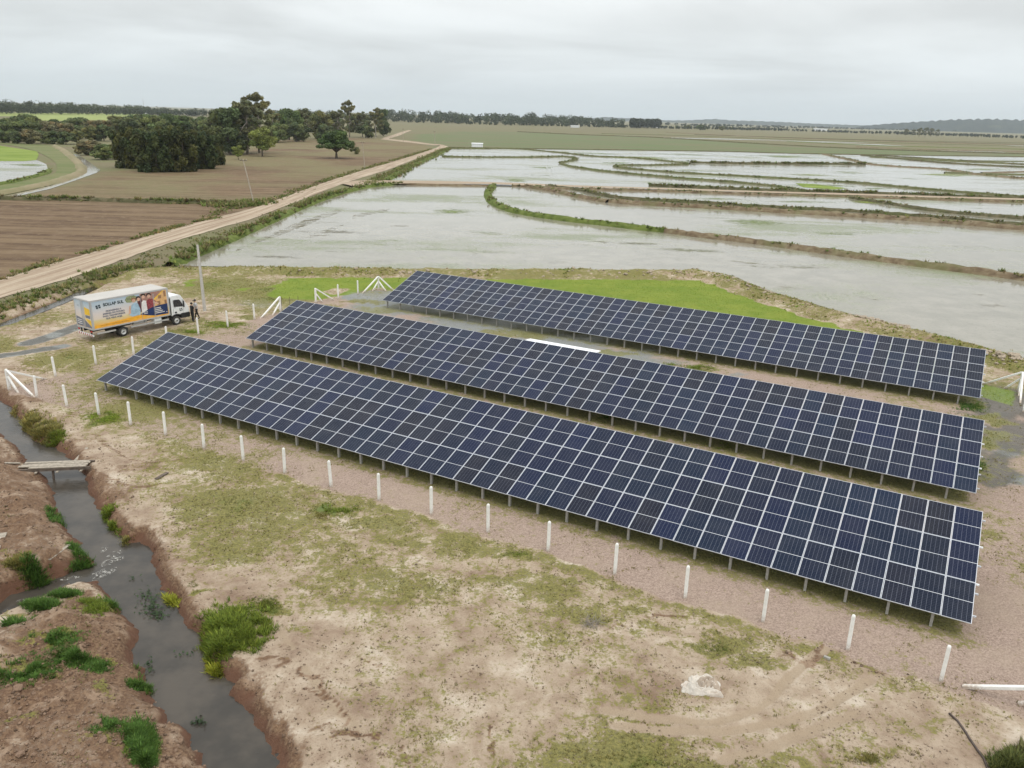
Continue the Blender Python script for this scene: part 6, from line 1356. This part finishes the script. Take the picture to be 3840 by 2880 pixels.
along(smooth_line(BERM, 1), 1.3, 26, .17, [(.17, .24, .035), (.23, .24, .07), (.30, .27, .13)], clump=.5)
along(smooth_line(G2([(0, 431), (150, 432.5), (340, 438.5), (500, 442)]), 1), .6, 9, .4, VEG, clump=.46)
along(smooth_line(G2([(470, 440), (500, 445), (540, 440), (560, 436)]), 1), 1.6, 60, .7, VEG, clump=.3)
for P, w, h, d in LEVPTS: along(P, w * .45, 7 * d, .8 * max(.6, d), VEG[:3] + [(.14, .12, .06)], lambda q, h=h: np.full(len(q), h * .8), clump=.47)
tag(link('wayside_plants', tuft_mesh('wayside_plants', np.hstack(PXs), np.hstack(PYs), np.hstack(Zs), np.hstack(Hs), 8, np.vstack(Cs), .35, .26, 1.2, .3)), 'weeds and rough grass along the road, ditch and levees', 'weeds', kind='stuff')
# dry twiggy shrub and water plants
p = G(1278, 1350); r_ = random.Random(3); mb = MB()
for k in range(60):
    a = r_.uniform(0, 6.28); l = r_.uniform(.25, .6); e_ = r_.uniform(.15, 1.1); d = Vector((math.cos(a) * math.cos(e_), math.sin(a) * math.cos(e_), math.sin(e_) * .7)) * l; s0 = Vector((r_.uniform(-.3, .3), r_.uniform(-.25, .25), 0)); mb.tube([s0, s0 + d * .5 + Vector((0, 0, .05)), s0 + d], [.008, .006, .003], 4)
tag(mb.obj('dry_shrub', plain('dry_twig', (.24, .21, .18), .9), loc=(p[0], p[1], gz(p[0], p[1]))), 'low grey dry shrub in the grass below the front row', 'shrub')
PXs = []; PYs = []; cnts = [(318, 1288, 22, 14, 60), (330, 1315, 26, 20, 110), (345, 1330, 20, 10, 50), (285, 1248, 14, 6, 14), (400, 1415, 16, 8, 16), (432, 1560, 16, 10, 36), (322, 1440, 10, 20, 30)]
V = []; F_ = []; Cc = []
for x, y, rx, ry, cnt in cnts:
    for k in range(cnt):
        q = G(x + rx * random.gauss(0, .55), y + ry * random.gauss(0, .55), WATER_Z + .02); s = random.uniform(.03, .075); a = random.uniform(0, 6.28); o = len(V); tl = random.uniform(.1, .7); col = random.choice([(.035, .06, .02), (.05, .08, .03), (.03, .05, .022)])
        u = np.array([math.cos(a), math.sin(a), tl]) * s; w = np.array([-math.sin(a), math.cos(a), 0]) * s * .6; c = q + [0, 0, random.uniform(.0, .1)]
        V += [c - u, c + w, c + u, c - w]; F_.append((o, o + 1, o + 2, o + 3)); Cc += [col] * 4
tag(link('water_plants', np_mesh('water_plants', np.array(V), np.array(F_), [M['leaf']], False, {'Col': np.array(Cc)})), 'floating water plants in the stream', 'water plants', kind='stuff')
# egrets in the paddies
def egret(x, y, label, s=1.0):
    p = G(x, y, .1); r = empty('egret', p, random.uniform(0, 6)); tag(r, label, 'bird', 'white egrets in the paddies'); w = M['white_sheet']
    MB().tube([(-.32, 0, .48), (-.15, 0, .52), (.05, 0, .58), (.18, 0, .62)], [.02, .11, .12, .05], 8).obj('body', w, r, smooth=True)
    MB().tube([(.16, 0, .62), (.26, 0, .75), (.18, 0, .88), (.24, 0, .98), (.32, 0, .99)], [.05, .035, .03, .04, .03], 7).obj('neck', w, r, smooth=True); MB().tube([(.32, 0, .99), (.46, 0, .97)], [.02, .004], 5).obj('bill', M['ink_yellow'], r)
    for q in (-.05, .05): MB().tube([(0, q, .5), (.03, q, .25), (0, q, -.1)], .012, 5).obj('leg', M['black'], r)
egret(1181, 366, 'white egret standing in the middle paddy, left of a pair'); egret(1192, 368, 'white egret standing in the middle paddy, right of a pair'); egret(1546, 391, 'white egret standing alone on a green levee')
# paddies: strips of mud and drowned stubble left by tractor wheels
M['mud'] = levee_material('paddy_mud', [(.15, .135, .085), (.20, .18, .12), (.27, .25, .18), (.19, .19, .09)], 1.5)
def broken(m, sc, a, b_):
    nt = m.node_tree; P = N(nt, 'ShaderNodeNewGeometry').outputs['Position']; o = nt.nodes['Material Output']; src = o.inputs[0].links[0].from_socket
    mp = N(nt, 'ShaderNodeMapping'); L(nt, P, mp.inputs[0]); mp.inputs['Rotation'].default_value = (0, 0, -.9); mp.inputs['Scale'].default_value = (.25, 1, 1)
    tr = N(nt, 'ShaderNodeBsdfTransparent'); mx = N(nt, 'ShaderNodeMixShader'); L(nt, maprange(nt, noise_n(nt, mp.outputs[0], sc, 5, .65, .4), a, b_, 0, .8), mx.inputs[0]); L(nt, tr.outputs[0], mx.inputs[1]); L(nt, src, mx.inputs[2]); L(nt, mx.outputs[0], o.inputs[0])
broken(M['mud'], 1.1, .46, .66)
for i, (x, y, l, w, ang) in enumerate([(690, 470, 50, 3, -22), (640, 488, 60, 3.4, -24), (800, 461, 40, 2.6, -14), (705, 498, 40, 2.4, -20), (660, 512, 60, 2.2, -6), (620, 556, 60, 3.0, 2), (860, 488, 22, 2, 0), (760, 545, 60, 1.6, 3), (1260, 573 - 45, 30, 2.0, 3), (1310, 523, 50, 2.4, 2), (1390, 527, 30, 2.2, 3), (1620, 568, 60, 2, 6), (2140, 640, 50, 2.4, 8), (560, 520, 46, 2.0, -24), (1850, 640, 60, 1.5, 9)]):
    c = G(x, y, .07); t = math.radians(ang); u = G(x + l * math.cos(t), y + l * math.sin(t), .07) - c; nrm = np.array([-u[1], u[0], 0]); nrm /= np.linalg.norm(nrm); hw = abs((G(x, y - w)[1] - G(x, y + w)[1]) / 2)
    P = [];
    for k in range(26): q = 2 * math.pi * k / 26; P.append((c + u * math.cos(q) * random.uniform(.75, 1.1) + nrm * hw * math.sin(q) * random.uniform(.35, 1.0))[:2])
    poly_mesh('mud_bank', np.array(P), .062 + .001 * i, M['mud'])

# seedlings showing through the water in drifts
def seed_material():
    m, nt, b = material('rice_seedlings'); P = N(nt, 'ShaderNodeNewGeometry').outputs['Position']; at = N(nt, 'ShaderNodeAttribute'); at.attribute_name = 'Col'
    mp = N(nt, 'ShaderNodeMapping'); L(nt, P, mp.inputs[0]); mp.inputs['Scale'].default_value = (.5, 1, 1)
    n1 = noise_n(nt, mp.outputs[0], 1.6, 5, .75); n2 = noise_n(nt, mp.outputs[0], .16, 4, .6, .5)
    a = math_n(nt, 'ADD', at.outputs['Alpha'], math_n(nt, 'ADD', math_n(nt, 'MULTIPLY', math_n(nt, 'SUBTRACT', n1, .5), 1.6), math_n(nt, 'MULTIPLY', math_n(nt, 'SUBTRACT', n2, .5), 1.8)))
    L(nt, at.outputs['Color'], b.inputs['Base Color']); b.inputs['Roughness'].default_value = .9; b.inputs['Specular IOR Level'].default_value = .1
    tr = N(nt, 'ShaderNodeBsdfTransparent'); mx = N(nt, 'ShaderNodeMixShader'); L(nt, maprange(nt, a, .5, 1.15, 0, .75), mx.inputs[0]); L(nt, tr.outputs[0], mx.inputs[1]); L(nt, b.outputs[0], mx.inputs[2]); L(nt, mx.outputs[0], nt.nodes['Material Output'].inputs[0]); return m
M['seed'] = seed_material(); V = []; F_ = []; Cc = []
SG = (.17, .22, .06); SY = (.20, .25, .04); SO = (.17, .17, .09); SM = (.15, .135, .09)
SEEDS = [(975, 455, 60, 9, SG, .9), (1040, 505, 90, 10, SG, .6), (1000, 545, 160, 12, SO, .55), (800, 525, 120, 12, SO, .6), (700, 480, 110, 12, SO, .55), (740, 500, 70, 6, SM, .8), (650, 500, 60, 7, SM, .75), (600, 555, 70, 5, SM, .8), (1250, 530, 120, 10, SO, .55), (1380, 526, 70, 5, SO, .8), (1480, 540, 120, 7, SO, .8), (1700, 575, 140, 7, SO, .8), (1640, 481, 110, 9, SG, .95), (1500, 470, 120, 8, SG, .5),
         (1820, 505, 120, 9, SG, .55), (2060, 530, 120, 9, SG, .5), (1160, 380, 70, 5, SG, .7), (1110, 390, 40, 5, SG, .9), (1170, 362, 40, 4, SG, .8), (1390, 341, 90, 4.5, SY, 1.0), (1290, 332, 80, 3, SG, .9), (1480, 334, 160, 3.5, SG, .8), (1700, 338, 110, 4, SG, .95), (1330, 352, 60, 3, SG, .9), (1480, 368, 120, 3, SG, .8), (1600, 380, 120, 4, SG, .8), (1430, 394, 90, 4, SG, .6),
         (1750, 377, 70, 4, SY, .9), (1830, 373, 60, 4, SG, .8), (2050, 378, 80, 5, SY, 1.0), (1960, 386, 80, 4, SG, .6), (1780, 401, 120, 4, SG, .9), (1900, 408, 90, 4, SG, .7), (1870, 436, 60, 4, SY, 1.05), (1730, 436, 100, 5, SG, .8), (1560, 430, 100, 4, SG, .7), (1950, 450, 70, 4, SG, .8), (2100, 450, 100, 4, SG, .5), (2100, 462, 100, 3, SG, .8), (2100, 348, 100, 3, SG, 1.0), (2000, 345, 80, 3, SG, 1.0), (2130, 366, 80, 4, SG, .9), (2170, 400, 90, 6, SG, .5),
         (60, 356, 60, 4, SG, 1.0), (900, 430, 90, 5, SO, .5), (1150, 430, 60, 5, SG, .4), (1950, 640, 160, 12, SO, .45), (2150, 660, 50, 5, SM, .8), (1750, 620, 160, 12, SO, .4), (1500, 560, 160, 10, SO, .45), (1180, 565, 200, 9, SO, .5), (860, 565, 200, 8, SO, .5)]
for i, (x, y, rx, ry, c, st) in enumerate(SEEDS):
    o0_ = G(x, y, .056 + .0006 * i); a = G(x + rx, y + rx * .03, o0_[2]) - o0_; b_ = (G(x, y - ry, o0_[2]) - G(x, y + ry, o0_[2])) / 2; base = len(V); V.append(o0_); Cc.append(c + (st,))
    for rk, al in ((.5, st * .75), (1.0, st * .25), (1.35, -.6)):
        for k in range(20): t = 2 * math.pi * k / 20; w = random.uniform(.88, 1.12); V.append(o0_ + a * math.cos(t) * rk * w + b_ * math.sin(t) * rk * w); Cc.append(c + (al,))
    for k in range(20):
        k2 = (k + 1) % 20; F_.append((base, base + 1 + k, base + 1 + k2))
        for q in (0, 1): u0 = base + 1 + q * 20; F_.append((u0 + k, u0 + 20 + k, u0 + 20 + k2)); F_.append((u0 + k, u0 + 20 + k2, u0 + k2))
tag(link('rice_seedlings', np_mesh('rice_seedlings', np.array(V), np.array(F_), [M['seed']], False, {'Col': np.array(Cc)})), 'green drifts of rice seedlings in the flooded paddies', 'seedlings', kind='stuff')
# loose crumbs of soil on the bare ground
n = 70000; PX = rng.uniform(-30, 24, n); PY = 15.5 + 42 * rng.random(n) ** 1.8; sx_, sy_ = Sproj(np.stack([PX, PY, 0 * PX], 1)); ok = (sx_ > -40) & (sx_ < 2260) & (sy_ < 1720); PX, PY = PX[ok], PY[ok]
A_, B_, C_, _z = zones(PX, PY); pr = np.clip((1 - A_[:, 1]) * (.05 + .9 * sstep(fbm(PX, PY, .8, 3, 511), .48, .62) + .6 * C_[:, 3] + .7 * A_[:, 2]), 0, 1) * (poly_sd(STREAM, PX, PY) > .25)
ok = rng.random(len(PX)) < pr; PX, PY, rd = PX[ok], PY[ok], np.clip(A_[ok, 2], 0, 1); PZ = interp_ground(PX, PY); n = len(PX); S_ = (.010 + .032 * rng.random(n) ** 3) * (1 + .9 * rd); th = rng.uniform(0, 6.28, n)
octa = np.array([(1, 0, 0), (0, 1, 0), (-1, 0, 0), (0, -1, 0), (0, 0, .8), (0, 0, -.6)]); J_ = octa[None] * (1 + .35 * rng.normal(size=(n, 6, 1))); cs, sn = np.cos(th)[:, None], np.sin(th)[:, None]
V = np.stack([PX[:, None] + S_[:, None] * (J_[..., 0] * cs - J_[..., 1] * sn), PY[:, None] + S_[:, None] * (J_[..., 0] * sn + J_[..., 1] * cs), PZ[:, None] + S_[:, None] * (.35 + J_[..., 2])], 2).reshape(-1, 3)
fo = np.array([(0, 1, 4), (1, 2, 4), (2, 3, 4), (3, 0, 4), (1, 0, 5), (2, 1, 5), (3, 2, 5), (0, 3, 5)]); F_ = (np.arange(n)[:, None, None] * 6 + fo[None]).reshape(-1, 3)
cc = ((1 - rd)[:, None] * np.array([.33, .25, .18]) + rd[:, None] * np.array([.19, .115, .075])) * rng.uniform(.45, 1.15, (n, 1)); M['crumb'] = foliage('soil_crumb', 0.0, .95)
tag(link('soil_crumbs', np_mesh('soil_crumbs', V, F_, [M['crumb']], False, {'Col': np.repeat(cc, 6, 0)})), 'loose crumbs of soil on the bare sandy ground', 'soil', kind='stuff')

# ================================================================== HAZE
def haze():
    m = bpy.data.materials.new('haze'); m.use_nodes = True; nt = m.node_tree; nt.nodes.clear()
    v = N(nt, 'ShaderNodeVolumePrincipled'); v.inputs['Color'].default_value = (.86, .93, 1.0, 1); v.inputs['Density'].default_value = HAZE_D; v.inputs['Anisotropy'].default_value = .2
    o = N(nt, 'ShaderNodeOutputMaterial'); L(nt, v.outputs[0], o.inputs['Volume'])
    b = MB().box((-11800, -120, -6), (11800, 13400, 190)); me = b.mesh('haze', m); return tag(link('haze', me), 'thin pale haze over the plain', 'haze', kind='stuff')
HAZE_D = 0.000065
haze()
